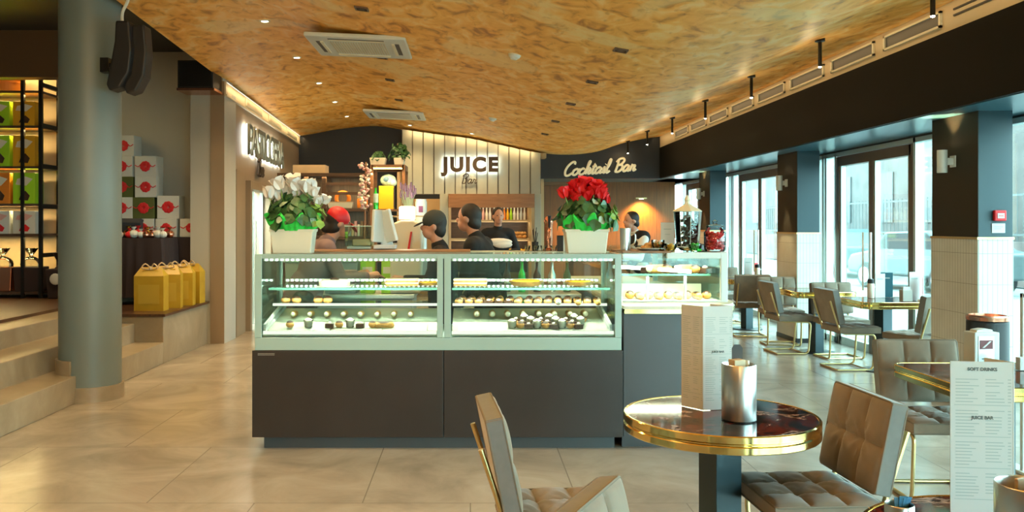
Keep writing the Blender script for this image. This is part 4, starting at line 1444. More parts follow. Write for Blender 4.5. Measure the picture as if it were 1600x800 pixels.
# upper shelf
U = 1.096
pastry('white_cake', px2(522, 6.3), 6.32, U, 'flat white iced cake on the upper shelf of the left vitrine', None, s=1.0)
plate(px2(522, 6.3), 6.32, U - 0.002, 0.26, 0.22, 'thin tray under the flat white cake in the left vitrine')
pastry('layer_cake', px2(645, 6.3) - 0.08, 6.32, U + 0.004, 'pink and yellow layered cake on the upper shelf beside the middle upright, left one', None, 0.05)
pastry('fruit_tart', px2(668, 6.3), 6.34, U + 0.004, 'fruit tart on the upper shelf beside the middle upright', None, s=0.8)
pastry('layer_cake', px2(735, 6.3), 6.32, U + 0.004, 'layered cake with browned sides at the left end of the right vitrine upper shelf', None, -0.03)
pastry('fruit_tart', px2(822, 6.3), 6.32, U + 0.004, 'large fruit tart in the middle of the right vitrine upper shelf', None, s=1.15)
pastry('fruit_tart', px2(906, 6.3), 6.34, U + 0.004, 'fruit tart at the right end of the right vitrine upper shelf', None, s=1.0)
# lower shelf, right: rows of small pastries
kinds = ['profiterole', 'brownie', 'profiterole', 'cream_roll', 'eclair']
n = 0
for row, yy in enumerate((6.30, 6.40, 6.50)):
    for i in range(15):
        x = MIDX + 0.10 + i * 0.072 + row * 0.012
        k = kinds[(i // 3 + row) % 5]
        if k in ('cream_roll', 'eclair') and i % 2:
            k = 'profiterole'
        nm = {'profiterole': 'glazed profiterole', 'brownie': 'dark brownie square', 'cream_roll': 'cream-filled roll', 'eclair': 'chocolate eclair'}[k]
        pastry(k, x, yy, 0.961, '%s, %s from left, %s row of the right vitrine lower shelf' % (nm, ORD[i], ('front', 'middle', 'back')[row]), '%s pieces, %s row, right vitrine' % (nm, ('front', 'middle', 'back')[row]), PI / 2 if k in ('cream_roll', 'eclair') else 0.0)
# lower shelf, left: sparse
for i, x in enumerate((-1.36, -1.28, -1.12, -1.05)):
    pastry('profiterole', x, 6.36, 0.961, 'glazed profiterole at the left end of the left lower shelf, %s' % ORD[i], 'profiteroles at the left end of the lower shelf', s=1.2)
# deck
def deck(kind, px_, py_y, label, group, rz=0, s=1.0):
    y = CF + py_y
    pastry(kind, px2(px_, y), y, deckz(py_y) + 0.007, label, group, rz, s)


for side, (a, c, t) in enumerate(((455, 520, 'left'), (520, 600, 'middle'), (600, 670, 'right'))):
    y = CF + 0.18
    plate(px2((a + c) / 2, y), y, deckz(0.18) + 0.001, (c - a) / 1350 * y - 0.02, 0.20, 'white serving tray on the sloping deck of the left vitrine, %s one' % t, rot=(SLP, 0, 0))
for side, (a, c, t) in enumerate(((712, 790, 'left'), (790, 870, 'middle'), (870, 940, 'right'))):
    y = CF + 0.18
    plate(px2((a + c) / 2, y), y, deckz(0.18) + 0.001, (c - a) / 1350 * y - 0.02, 0.20, 'white serving tray on the sloping deck of the right vitrine, %s one' % t, rot=(SLP, 0, 0))
for i, p in enumerate((453, 482, 515, 530, 547, 563, 582, 600)):
    deck(('profiterole', 'cup_dessert', 'brownie', 'profiterole', 'cup_dessert', 'brownie', 'profiterole', 'eclair')[i], p, 0.16, '%s on the sloping deck of the left vitrine, %s from the left' % (('glazed profiterole', 'cream cup', 'small brownie', 'glazed bun', 'creamy cup', 'brownie bite', 'choux bun', 'eclair')[i], ORD[i]), 'small pastries on the left deck')
for row in range(3):
    for i in range(9):
        p = 800 + i * 13 + row * 3
        k = ('cup_dessert', 'profiterole', 'brownie')[(i + row) % 3]
        deck(k, p, 0.14 + row * 0.07, '%s, %s from left in the %s row on the right vitrine deck' % ({'cup_dessert': 'cream cup', 'profiterole': 'glazed profiterole', 'brownie': 'brownie'}[k], ORD[i], ('front', 'middle', 'back')[row]), 'mixed pastries, %s row of the right deck, %s' % (('front', 'middle', 'back')[row], k.replace('_', ' ')))
for row in range(1):
    for i in range(8):
        deck('cream_roll', 745 + i * 24, 0.46, 'cream roll at the back of the right vitrine deck, %s from left' % ORD[i], 'cream rolls at the back of the right deck', PI / 2)
        deck('cream_roll', 460 + i * 26, 0.46, 'cream roll at the back of the left vitrine deck, %s from left' % ORD[i], 'cream rolls at the back of the left deck', PI / 2, 0.9)

# ================================================================== WING COUNTER (curved, brass edge) with its own vitrine
WX0, WX1 = 1.056, 1.90
wc = thing('corner_counter', 'charcoal curved counter with brass-edged pale top to the right of the pastry case', 'counter', (0, 0, 0))


def corner(x0, x1, y0, y1, r, inset=0.0, n=14):
    x1 -= inset
    y0 += inset
    pts = [(x0, y1), (x0, y0)]
    cx, cy = x1 - r, y0 + r
    for i in range(n + 1):
        a = -PI / 2 + (PI / 2) * i / n
        pts.append((cx + r * math.cos(a), cy + r * math.sin(a)))
    pts.append((x1, y1))
    return pts


MB().prism(corner(WX0, WX1, 5.95, 9.4, 0.45, 0.07), 0, 0.085, 'z').build('plinth', M['caseg'], wc)
MB().prism(corner(WX0, WX1, 5.95, 9.4, 0.45), 0.085, 0.935, 'z').build('counter_body', M['caseg'], wc, smooth=True)
MB().prism(corner(WX0, WX1, 5.95, 9.4, 0.45, -0.03), 0.935, 0.965, 'z').build('brass_edge', M['gold'], wc, smooth=True)
MB().prism(corner(WX0, WX1, 5.95, 9.4, 0.45, -0.022), 0.965, 0.985, 'z').build('counter_top', M['cream'], wc, smooth=True)

vc = thing('glass_vitrine', 'lit glass vitrine with white frame standing on the curved counter', 'display case', (0, 0, 0))
VZ0, VZ1 = 0.985, 1.345
vx0, vx1, vy0, vy1 = 1.10, 1.905, 6.24, 8.6
vx1 = 1.86
f = MB()
f.box(vx1 - 0.05, vx1, vy0, vy0 + 0.03, VZ0, VZ1).box(vx1 - 0.05, vx1, vy1 - 0.03, vy1, VZ0, VZ1)
f.box(vx0 + 0.32, vx1 - 0.05, vy0, vy0 + 0.03, VZ1 - 0.045, VZ1)
f.box(vx1 - 0.05, vx1, vy0 + 0.03, vy1 - 0.03, VZ1 - 0.03, VZ1)
f.box(vx0, vx1 - 0.05, vy0, vy0 + 0.02, VZ0, VZ0 + 0.012)
f.build('white_frame', M['whitem'], vc, bevel=0.003)
MB().box(vx0, vx1 - 0.05, vy0 + 0.01, vy0 + 0.016, VZ0 + 0.01, VZ1 - 0.01).box(vx1 - 0.03, vx1 - 0.024, vy0 + 0.03, vy1 - 0.03, VZ0 + 0.01, VZ1 - 0.03).build('glass_wall', M['glass'], vc)
MB().box(vx0, vx1 - 0.02, vy0 + 0.02, vy1, VZ1 - 0.012, VZ1 - 0.004).build('glass_roof', M['shelfglass'], vc)
MB().box(vx0, vx0 + 0.35, vy0 + 0.0, vy0 + 0.5, VZ1 - 0.004, VZ1 + 0.008).build('wood_ledge', M['woodm'], vc)
MB().box(vx0, vx1 - 0.05, vy0 + 0.25, vy1 - 0.1, 1.165, 1.172).build('glass_shelf', M['shelfglass'], vc)
MB().box(vx0, vx1 - 0.06, vy0 + 0.24, vy0 + 0.25, 1.162, 1.176).build('shelf_edge', M['glassedge'], vc)
st = MB()
P = smooth_path([(vx0 + 0.02, vy0 + 0.55, 1.215), (vx0 + 0.25, vy0 + 0.42, 1.208), (vx0 + 0.52, vy0 + 0.12, 1.20)], 8)
st.tube(P, 0.014, 8)
st.build('led_tube', M['led'], vc)
for x in (vx0 + 0.22, vx0 + 0.50):
    MB().cyl((x, vy0 + 0.20, VZ0 + 0.0), (x, vy0 + 0.20, 1.165), 0.012, n=14).build('shelf_post', M['steel'], vc)
MB().box(vx0, vx1 - 0.06, vy0 + 0.5, vy0 + 0.52, VZ0, VZ0 + 0.10).build('back_lip', M['cream'], vc)
light('vitrine_lamp', 'AREA', (1.47, 6.45, 1.33), 9, (1.0, 0.90, 0.66), 0.7, 0.1)
light('vitrine_lamp', 'AREA', (1.47, 6.42, 1.155), 8, (1.0, 0.90, 0.66), 0.7, 0.06)
for i in range(7):
    pastry(('brownie', 'cream_roll', 'profiterole')[i % 3], 1.36 + i * 0.07, 6.62 - 0.01 * i, 1.174, '%s, %s from left on the glass shelf of the corner vitrine' % (('brownie', 'cream roll', 'profiterole')[i % 3], ORD[i]), 'corner vitrine shelf, %s pieces' % ('brownie', 'cream roll', 'profiterole')[i % 3], s=1.4, rz=0.6)
for i in range(9):
    pastry(('profiterole', 'eclair')[i % 2], 1.20 + i * 0.072, 6.50, 0.987, '%s, %s from left on the floor of the corner vitrine' % (('profiterole', 'eclair')[i % 2], ORD[i]), 'corner vitrine floor, %s pieces' % ('profiterole', 'eclair')[i % 2], s=1.2, rz=PI / 2 if i % 2 else 0)

# ================================================================== PLANTERS
def leaf_cluster(n, rx, ry, h0, h1, size, seed, droop=0.3):
    rnd = random.Random(seed)
    mb = MB()
    for i in range(n):
        a = rnd.uniform(0, 2 * PI)
        u = math.sqrt(rnd.random())
        z = rnd.uniform(h0, h1)
        f = 1.0 - 0.35 * (z - h0) / (h1 - h0)
        c = Vector((rx * u * f * math.cos(a), ry * u * f * math.sin(a), z))
        d = Vector((math.cos(a) * (0.5 + u), math.sin(a) * (0.5 + u), rnd.uniform(-0.7, 0.5))).normalized()
        side = d.cross(Vector((0, 0, 1))).normalized()
        rad = Vector((math.cos(a), math.sin(a), rnd.uniform(0.1, 1.0))).normalized()
        d = (rad.cross(Vector((rnd.uniform(-1, 1), rnd.uniform(-1, 1), rnd.uniform(-1, 1))))).normalized()
        side = rad.cross(d).normalized()
        up = rad
        s = size * rnd.uniform(0.7, 1.25)
        outl = [(0, 0), (0.25, 0.42), (0.62, 0.5), (1.0, 0.0), (0.62, -0.5), (0.25, -0.42)]
        top = [mb.b.verts.new(c + d * (x * s) + side * (y * s) - up * (droop * s * x * x) + up * (0.10 * s * abs(y))) for x, y in outl]
        bot = [mb.b.verts.new(v.co - up * 0.0015) for v in top]
        mid_t = mb.b.verts.new(c + d * (0.5 * s) - up * (droop * s * 0.25 + 0.03 * s))
        mid_b = mb.b.verts.new(mid_t.co - up * 0.0015)
        for k in range(6):
            j = (k + 1) % 6
            mb.b.faces.new((top[k], top[j], mid_t))
            mb.b.faces.new((bot[j], bot[k], mid_b))
            mb.b.faces.new((top[j], top[k], bot[k], bot[j]))
    return mb


def cyclamen_head(m, parent, name, s, seed):
    rnd = random.Random(seed)
    mb = MB()
    for k in range(5):
        a = k * 2 * PI / 5 + rnd.uniform(-0.2, 0.2)
        ca, sa = math.cos(a), math.sin(a)
        rows = []
        for i in range(5):
            t = i / 4
            w = s * (0.16 + 0.36 * math.sin(PI * min(t * 0.8 + 0.12, 1)))
            r = s * (0.08 + 0.36 * t * t + 0.12 * t)
            z = s * (1.0 * t)
            c = Vector((ca * r, sa * r, z))
            sd = Vector((-sa, ca, 0)) * w
            rows.append([c - sd + Vector((ca, sa, 0)) * 0.1 * s * math.sin(k + i), c + Vector((ca, sa, 0)) * 0.08 * s, c + sd])
        V = [[mb.b.verts.new(p) for p in R] for R in rows]
        V2 = [[mb.b.verts.new(p + Vector((ca, sa, 0.3)) * 0.002) for p in R] for R in rows]
        for i in range(4):
            for j in range(2):
                mb.b.faces.new((V[i][j], V[i + 1][j], V[i + 1][j + 1], V[i][j + 1]))
                mb.b.faces.new((V2[i][j], V2[i][j + 1], V2[i + 1][j + 1], V2[i + 1][j]))
    return mb.build(name, m, parent, smooth=True)


def crepe(parent, rx, ry, z0, seed):
    rnd = random.Random(seed)
    mb = MB()
    n = 90
    rings = []
    for (f, z) in ((0.80, 0.0), (1.0, 0.035), (1.12, 0.085), (1.03, 0.095)):
        R = []
        for i in range(n):
            a = 2 * PI * i / n
            w = 1 + 0.07 * math.sin(a * 11 + seed) * (z / 0.07) + 0.04 * math.sin(a * 23)
            R.append(mb.b.verts.new((rx * f * w * math.cos(a), ry * f * w * math.sin(a), z0 + z * (1 + 0.35 * math.sin(a * 7 + seed)))))
        rings.append(R)
    for A, B in zip(rings[:-1], rings[1:]):
        for i in range(n):
            j = (i + 1) % n
            mb.b.faces.new((A[i], A[j], B[j], B[i]))
    mb.b.faces.new(rings[0][::-1])
    mb.b.faces.new(rings[-1])
    return mb.build('crepe_wrap', M['wrap'], parent, smooth=True)


def planter(x, y, z, label, flower_m, positions, seed, w=0.30, light_leaf=1):
    p = thing('potted_cyclamen', label, 'potted plant', (x, y, z))
    MB().frustum(0, 0, 0, 0.165, w * 0.88, 0.15, w, 0.17).build('planter_box', M['planter'], p, bevel=0.006)
    MB().frustum(0, 0, 0.150, 0.170, w + 0.006, 0.176, w + 0.012, 0.182).build('planter_rim', M['planter'], p, bevel=0.003)
    crepe(p, w * 0.56, 0.115, 0.158, seed)
    leaf_cluster(190, 0.235, 0.14, 0.225, 0.37, 0.075, seed).build('foliage', M['leafd'], p)
    q = leaf_cluster(30, 0.11, 0.10, 0.22, 0.33, 0.06, seed + 1)
    o = q.build('pale_foliage', M['leafl'], p)
    o.location = (0.14, -0.02, 0.0)
    q = leaf_cluster(26, 0.18, 0.14, 0.22, 0.35, 0.06, seed + 2)
    o = q.build('silver_foliage', M['leafs'], p)
    o.location = (0.0, -0.02, 0.0)
    head = None
    stem = MB()
    rnd = random.Random(seed)
    for k, (fx, fz, s) in enumerate(positions):
        fy = rnd.uniform(-0.06, 0.06)
        if head is None:
            head = cyclamen_head(flower_m, p, 'flower', 0.08, seed)
            h = head
        else:
            h = head.copy()
            COL.objects.link(h)
            h.parent = p
        h.location = (fx, fy, fz)
        h.rotation_euler = (rnd.uniform(-0.35, 0.35), rnd.uniform(-0.35, 0.35), rnd.uniform(0, 6))
        h.scale = (s, s, s)
        stem.tube(smooth_path([(fx * 0.3, fy * 0.3, 0.2), (fx * 0.8, fy * 0.8, (fz + 0.2) / 2 + 0.03), (fx, fy, fz + 0.01)], 3), 0.003, 5)
    stem.build('stems', M['leafl'], p)
    return p


wp = [(-0.17, 0.39, 1.0), (-0.125, 0.425, 1.1), (-0.085, 0.45, 1.1), (-0.07, 0.385, 1.1), (-0.115, 0.37, 1.0), (0.0, 0.465, 1.15), (0.03, 0.445, 1.1), (0.015, 0.40, 1.1), (0.10, 0.43, 1.15), (0.13, 0.45, 0.9), (0.09, 0.385, 1.1), (0.135, 0.40, 0.9), (0.17, 0.34, 0.8), (0.205, 0.35, 0.8)]
planter(px2(458, 6.08), 6.10, TOP, 'white-flowered cyclamen in a cream planter at the left end of the pastry case', M['petalw'], wp, 3)
rp = []
rr = random.Random(5)
for k in range(28):
    a = rr.uniform(0, 2 * PI)
    u = math.sqrt(rr.random())
    rp.append((-0.01 + 0.125 * u * math.cos(a), 0.395 + 0.055 * u * math.sin(a) + 0.01, rr.uniform(0.75, 1.05)))
rp += [(0.155, 0.35, 0.8), (0.13, 0.37, 0.8), (-0.15, 0.39, 0.9)]
planter(px2(915, 6.10), 6.10, TOP, 'red-flowered cyclamen in a cream planter at the right end of the pastry case', M['petalr'], rp, 11)

# ================================================================== CHAIRS
def tuft_panel(w, h, t, nu=3, nv=2, res=11, puff=0.016, creases=True):
    """cushion lying in the YZ plane, tufted side towards +X, w along Y, h along Z"""
    mb = MB()
    NU, NV = nu * res, nv * res
    nodes = [(i / nu, j / nv) for i in range(1, nu) for j in range(1, nv)]
    F, Bk = [], []
    for j in range(NV + 1):
        rf, rb = [], []
        for i in range(NU + 1):
            u, v = i / NU, j / NV
            cu, cv = (u * nu) % 1.0, (v * nv) % 1.0
            su = math.sin(PI * cu) if 0 < i < NU else 0
            sv = math.sin(PI * cv) if 0 < j < NV else 0
            if i in (0, NU):
                su = 0
            if j in (0, NV):
                sv = 0
            d = puff * (abs(su) ** 0.36) * (abs(sv) ** 0.36)
            # keep the outer edges fuller than the stitched lines
            if creases:
                for (a, b_) in nodes:
                    du, dv = (u - a) * w, (v - b_) * h
                    r = math.hypot(du, dv)
                    ang = math.atan2(dv, du)
                    d += 0.0048 * math.cos(ang * 8 + 0.7) * math.exp(-((r - 0.05) / 0.035) ** 2)
                    d -= 0.007 * math.exp(-(r / 0.018) ** 2)
            rf.append(mb.b.verts.new((t / 2 + d, (u - 0.5) * w, (v - 0.5) * h)))
            rb.append(mb.b.verts.new((-t / 2, (u - 0.5) * w, (v - 0.5) * h)))
        F.append(rf)
        Bk.append(rb)
    for j in range(NV):
        for i in range(NU):
            mb.b.faces.new((F[j][i], F[j][i + 1], F[j + 1][i + 1], F[j + 1][i]))
    mb.b.faces.new((Bk[0][0], Bk[NV][0], Bk[NV][NU], Bk[0][NU]))
    # sides
    per = [(0, i) for i in range(NU)] + [(j, NU) for j in range(NV)] + [(NV, i) for i in range(NU, 0, -1)] + [(j, 0) for j in range(NV, 0, -1)]
    for k in range(len(per)):
        (j0, i0), (j1, i1) = per[k], per[(k + 1) % len(per)]
        mb.b.faces.new((F[j0][i0], Bk[j0][i0], Bk[j1][i1], F[j1][i1]))
    for rb in Bk:
        for v in rb:
            if not v.link_faces:
                mb.b.verts.remove(v)
    return mb


def make_chair():
    r = thing('cantilever_chair', 'chair', 'chair')
    # seat
    s = tuft_panel(0.46, 0.44, 0.055, 3, 3, 11, 0.020).build('seat', M['velvet'], r, smooth=True)
    s.rotation_euler = (0, -PI / 2, 0)
    s.location = (0.0, 0, 0.43)
    pp = MB()
    for z in (-0.028, 0.028):
        pp.tube(round_path([(0, -0.23, z), (0.22, -0.23, z), (0.22, 0.23, z), (-0.22, 0.23, z), (-0.22, -0.23, z), (0, -0.23, z)], 0.02, 4), 0.0045, 6)
    o = pp.build('piping', M['piping'], s)
    o.rotation_euler = (0, PI / 2, 0)
    # backrest, leaning back
    k = tuft_panel(0.47, 0.36, 0.06, 3, 2, 14, 0.020).build('backrest', M['velvet'], r, smooth=True)
    k.location = (-0.235, 0, 0.675)
    k.rotation_euler = (0, -0.20, 0)
    pp = MB()
    for x in (-0.03, 0.03):
        pp.tube(round_path([(x, 0, -0.18), (x, 0.235, -0.18), (x, 0.235, 0.18), (x, -0.235, 0.18), (x, -0.235, -0.18), (x, 0, -0.18)], 0.02, 4), 0.0045, 6)
    pp.build('piping', M['piping'], k)
    MB().box(-0.0325, -0.030, -0.231, 0.231, -0.176, 0.176).build('back_shell', M['velvet'], k)
    sd = MB()
    for sgn in (-1, 1):
        sd.box(-0.028, 0.028, min(sgn * 0.2345, sgn * 0.2375), max(sgn * 0.2345, sgn * 0.2375), -0.176, 0.176)
    sd.box(-0.028, 0.028, -0.231, 0.231, 0.1795, 0.1825)
    sd.build('side_gusset', M['velvetg'], k)
    # frame
    for sgn in (-1, 1):
        y = sgn * 0.205
        P = round_path([(-0.24, y, 0.012), (0.14, y, 0.012), (0.17, y, 0.385), (-0.20, y, 0.395), (-0.315, y * 1.0, 0.74)], 0.055, 6)
        MB().tube(P, 0.011, 10).build('side_tube', M['goldm'], r, smooth=True)
    MB().tube(round_path([(-0.20, -0.205, 0.012), (-0.24, -0.205, 0.012), (-0.24, 0.205, 0.012), (-0.20, 0.205, 0.012)], 0.03, 4), 0.011, 10).build('base_bar', M['goldm'], r, smooth=True)
    MB().cyl((0.10, -0.205, 0.012), (0.10, 0.205, 0.012), 0.009, n=10).build('base_bar', M['goldm'], r)
    MB().box(-0.17, 0.16, -0.20, 0.20, 0.391, 0.401).build('seat_plate', M['blackm'], r)
    return r


chair0 = make_chair()
used = [False]


def chair(x, y, deg, label, group=None):
    rz = math.radians(deg)
    if not used[0]:
        used[0] = True
        c = chair0
    else:
        c = dup(chair0)
    c.location = (x, y, 0)
    c.rotation_euler = (0, 0, rz)
    c['label'] = label
    c['group'] = group or 'tufted cantilever chairs'
    return c


chair(0.338, 3.33, 4, 'taupe tufted chair seen from its side, left of the round marble table')
chair(0.52, 2.06, -27, 'taupe tufted chair at the bottom edge, back turned to the pastry case')
chair(1.38, 3.56, 183, 'brown tufted chair facing left at the right of the round marble table')
chair(2.66, 4.93, -92, 'tufted chair facing the camera behind the square brass-rimmed table')
chair(4.09, 9.30, 2, 'tufted chair seen from behind its back, left of the nearer window table')
chair(4.28, 9.98, -86, 'pale lit tufted chair behind the nearer window table, facing the camera')
chair(4.46, 8.62, 112, 'chair with brass back struts turned away, half hidden by the nearest pillar')
chair(3.86, 10.45, 3, 'tufted chair left of the second window table, in front of the middle pillar')
chair(3.98, 11.06, -95, 'blue-lit tufted chair facing the camera against the middle pillar')
chair(3.86, 12.05, 88, 'dark-backed chair turned away at the third window table')
chair(4.02, 13.5, -88, 'tufted chair facing the camera behind the third window table')
chair(3.6, 12.85, 2, 'tufted chair at the left of the third window table')
chair(3.75, 14.35, 90, 'chair turned away at the farthest window table')
chair(3.80, 15.75, -90, 'farthest tufted chair, facing the camera near the oak wall')


# ================================================================== TABLES
def pedestal(t, h=0.68, w=0.125, rot=0.35, round_base=True):
    m = MB().box(-w / 2, w / 2, -w / 2, w / 2, 0.012, h).build('pedestal', M['post'], t, bevel=0.003)
    m.rotation_euler = (0, 0, rot)
    MB().lathe([(0.22, 0), (0.22, 0.008), (0.20, 0.014), (0, 0.016)], 40).build('base_plate', M['blackm'], t)
    MB().box(-0.2, 0.2, -0.03, 0.03, h - 0.012, h).box(-0.03, 0.03, -0.2, 0.2, h - 0.012, h).build('top_bracket', M['blackm'], t)


def rim_profile(R, z0=0.68, z1=0.752):
    return [(R - 0.02, z0 + 0.002), (R - 0.004, z0), (R, z0 + 0.004), (R, z0 + 0.028), (R - 0.006, z0 + 0.034), (R - 0.006, z0 + 0.038), (R, z0 + 0.044), (R, z1 - 0.004), (R - 0.004, z1), (R - 0.012, z1 - 0.001), (R - 0.012, z1 - 0.004), (R - 0.02, z1 - 0.004), (R - 0.02, z0 + 0.002)]


def round_table(x, y, label, R=0.40):
    t = thing('marble_table', label, 'table', (x, y, 0))
    MB().lathe([(R - 0.014, 0.70), (R - 0.014, 0.7495), (0, 0.7495)], 96).build('marble_top', M['marble'], t)
    MB().lathe(rim_profile(R), 96, cap=False).build('brass_rim', M['gold'], t, smooth=True)
    MB().lathe([(R - 0.02, 0.682), (R - 0.02, 0.69), (0, 0.69)], 64).build('underside', M['blackm'], t)
    pedestal(t)
    return t


def square_table(x, y, label, s=0.70, rz=0.0):
    t = thing('marble_table', label, 'table', (x, y, 0), rz)
    h = s / 2

    def outline(o, n=6):
        r = 0.09 + o
        P = []
        for (cx, cy, a0) in ((h - 0.09, h - 0.09, 0), (-h + 0.09, h - 0.09, PI / 2), (-h + 0.09, -h + 0.09, PI), (h - 0.09, -h + 0.09, 1.5 * PI)):
            for i in range(n + 1):
                a = a0 + PI / 2 * i / n
                P.append((cx + r * math.cos(a), cy + r * math.sin(a)))
        return P
    MB().prism(outline(-0.012), 0.70, 0.7495, 'z').build('marble_top', M['marble'], t)
    rim = MB()
    rings = []
    for R, z in rim_profile(0.0):
        rings.append([rim.b.verts.new((a, b_, z)) for a, b_ in outline(R)])
    for A, B in zip(rings[:-1], rings[1:]):
        for i in range(len(A)):
            j = (i + 1) % len(A)
            rim.b.faces.new((A[i], A[j], B[j], B[i]))
    rim.build('brass_rim', M['gold'], t, smooth=True)
    MB().prism(outline(-0.02), 0.682, 0.69, 'z').build('underside', M['blackm'], t)
    pedestal(t)
    return t


round_table(1.05, 3.636, 'round dark red marble table with double brass rim and a tall folded menu')
round_table(1.40, 2.15, 'round dark red marble table at the bottom right corner of the view')
square_table(2.80, 4.60, 'square marble table with brass rim carrying the metal napkin box', 0.78)
square_table(4.37, 9.15, 'square brass-rimmed table by the nearer glass doors', 0.72)
square_table(4.18, 10.45, 'square brass-rimmed table in front of the middle pillar', 0.72)
square_table(4.08, 12.75, 'square brass-rimmed table past the middle pillar', 0.72)
square_table(3.80, 15.0, 'farthest brass-rimmed table by the windows', 0.72)


# ================================================================== TABLE THINGS
def menu(x, y, z, rz, label, w, h, panels, t=0.0022, titles=(), cat='menu'):
    """standing folded card; panels = list of (width, angle)"""
    m = thing('standing_menu', label, cat, (x, y, z), rz)
    px_, py_ = 0.0, 0.0
    rnd = random.Random(len(label))
    for k, (pw, ang) in enumerate(panels):
        T = Matrix.Translation((px_, py_, 0)) @ Matrix.Rotation(math.radians(ang), 4, 'Z')
        pn = MB().box(0, pw, 0, t, 0.0, h).build('card_panel', M['white'], m)
        pn.matrix_local = T
        ink = MB()
        z0 = h - 0.05
        sec = 0
        while z0 > 0.04:
            if sec % 9 == 8:
                ink.box(pw * 0.06, pw * 0.94, -0.0006, 0, z0, z0 + 0.0016)
                z0 -= 0.016
            else:
                a = rnd.uniform(0.2, 0.38)
                ink.box(pw * 0.08, pw * (0.08 + a), -0.0004, 0, z0, z0 + 0.0022)
                if rnd.random() < 0.8:
                    ink.box(pw * 0.55, pw * (0.55 + rnd.uniform(0.15, 0.3)), -0.0004, 0, z0, z0 + 0.0022)
                ink.box(pw * 0.90, pw * 0.95, -0.0004, 0, z0, z0 + 0.0022)
                z0 -= 0.0088
            sec += 1
        i2 = ink.build('print_lines', M['inkl'], pn)
        for (pi, txt, zz) in titles:
            if pi == k:
                text_mesh(txt, 0.0125, 0.0003, M['ink'], 'printed_title', pn, (pw / 2, -0.0008, zz), (PI / 2, 0, 0), 0.0004, 'CENTER')
        px_ += pw * math.cos(math.radians(ang))
        py_ += pw * math.sin(math.radians(ang))
    return m


# tall menu on the round table: narrow left face turned away, wide right face to the camera
menu(0.928, 3.80, 0.7515, 0.0, 'tall white folded menu standing on the round marble table behind the steel pot', 0.13, 0.445, [(0.118, -54), (0.135, 9), (0.118, 126)], titles=[(1, 'JUICE BAR', 0.245)])
# menu at the bottom right corner table
menu(1.325, 2.385, 0.7515, 0.0, 'tall white menu card standing behind the large steel pot at the right edge', 0.15, 0.42, [(0.165, -7), (0.09, 110)], titles=[(0, 'SOFT DRINKS', 0.395), (0, 'JUICE BAR', 0.262)])


def pot(x, y, z, R, H, label, stuff=True):
    p = thing('steel_pot', label, 'pot', (x, y, z))
    MB().lathe([(R * 0.98, 0), (R, 0.004), (R, H - 0.003), (R - 0.002, H), (R - 0.004, H - 0.003), (R - 0.004, 0.006), (0, 0.006)], 64).build('pot', M['steel'], p, smooth=True)
    MB().lathe([(R * 1.005, 0), (R * 1.005, 0.004)], 48, cap=False).build('foot_ring', M['blackm'], p)
    if stuff:
        T = Matrix.Rotation(0.4, 4, 'Z')
        MB().box(-R * 0.55, R * 0.25, -0.02, 0.02, 0.01, H + 0.018, T).build('wood_holder', M['woodl'], p, bevel=0.002)
        MB().prism([(-0.022, 0.04), (0.022, 0.04), (0.022, H + 0.060), (0.012, H + 0.075), (-0.012, H + 0.075), (-0.022, H + 0.060)], 0.021, 0.024, 'y').build('black_tag', M['caseg'], p)
        MB().cyl((R * 0.5, 0.0, 0.01), (R * 0.55, 0.01, H + 0.012), 0.008, n=10).build('stirrer', M['creamf'], p)
    return p


pot(1.097, 3.53, 0.7515, 0.069, 0.228, 'brushed steel pot with wooden holder on the round marble table')
pp = pot(1.30, 2.005, 0.7515, 0.074, 0.195, 'large brushed steel pot cut by the bottom right corner', False)
T = Matrix.Rotation(0.55, 4, 'Z')
MB().box(-0.02, 0.062, -0.03, -0.022, 0.01, 0.212, T).box(-0.02, 0.062, 0.018, 0.026, 0.01, 0.205, T).build('wood_holder', M['woodl'], pp, bevel=0.002)
MB().prism([(-0.02, 0.05), (0.022, 0.05), (0.022, 0.262), (0.006, 0.268), (-0.02, 0.242)], -0.036, -0.032, 'y').build('black_tag', M['caseg'], pp)
sp_ = pot(1.11, 2.235, 0.7515, 0.036, 0.075, 'small chrome sugar pot holding blue sachets at the bottom edge', False)
for k in range(4):
    o = MB().box(-0.012 + 0.004 * k, 0.010 + 0.004 * k, -0.006 + 0.005 * k, -0.004 + 0.005 * k, 0.02, 0.090 + 0.004 * (k % 2)).build('sugar_sachet', mat('blue_sachet', (0.03, 0.16, 0.30), 0.4) if 'blue_sachet' not in bpy.data.materials else bpy.data.materials['blue_sachet'], sp_)
    o.rotation_euler = (0.1 * k - 0.1, 0.08 * k, 0.2 * k)

# metal napkin box on the square table
nb = thing('napkin_dispenser', 'white metal napkin box with dark red plate on the square table', 'napkin dispenser', (2.915, 4.93, 0.752), 0.10)
MB().box(-0.075, 0.075, -0.05, 0.05, 0, 0.185).build('case', M['whitem'], nb, bevel=0.006)
MB().box(-0.055, 0.040, -0.053, -0.05, 0.02, 0.165).build('front_plate', M['steel'], nb)
MB().box(-0.047, 0.030, -0.056, -0.053, 0.092, 0.142).build('red_label', mat('dark_red', (0.12, 0.012, 0.015), 0.4), nb)
MB().prism([(-0.035, 0.100), (-0.022, 0.100), (0.020, 0.136), (0.007, 0.136)], -0.058, -0.056, 'y').build('white_stroke', M['white'], nb)
MB().box(-0.035, 0.02, -0.055, -0.053, 0.034, 0.040).build('print', M['ink'], nb)
MB().prism([(-0.05, 0.185), (0.05, 0.185), (0.045, 0.198), (0.0, 0.203), (-0.045, 0.196)], -0.03, 0.03, 'y').build('napkins', M['white'], nb)
nb2 = thing('napkin_dispenser', 'plain white card box beside the napkin box on the square table', 'box', (3.02, 4.72, 0.752), 0.0)
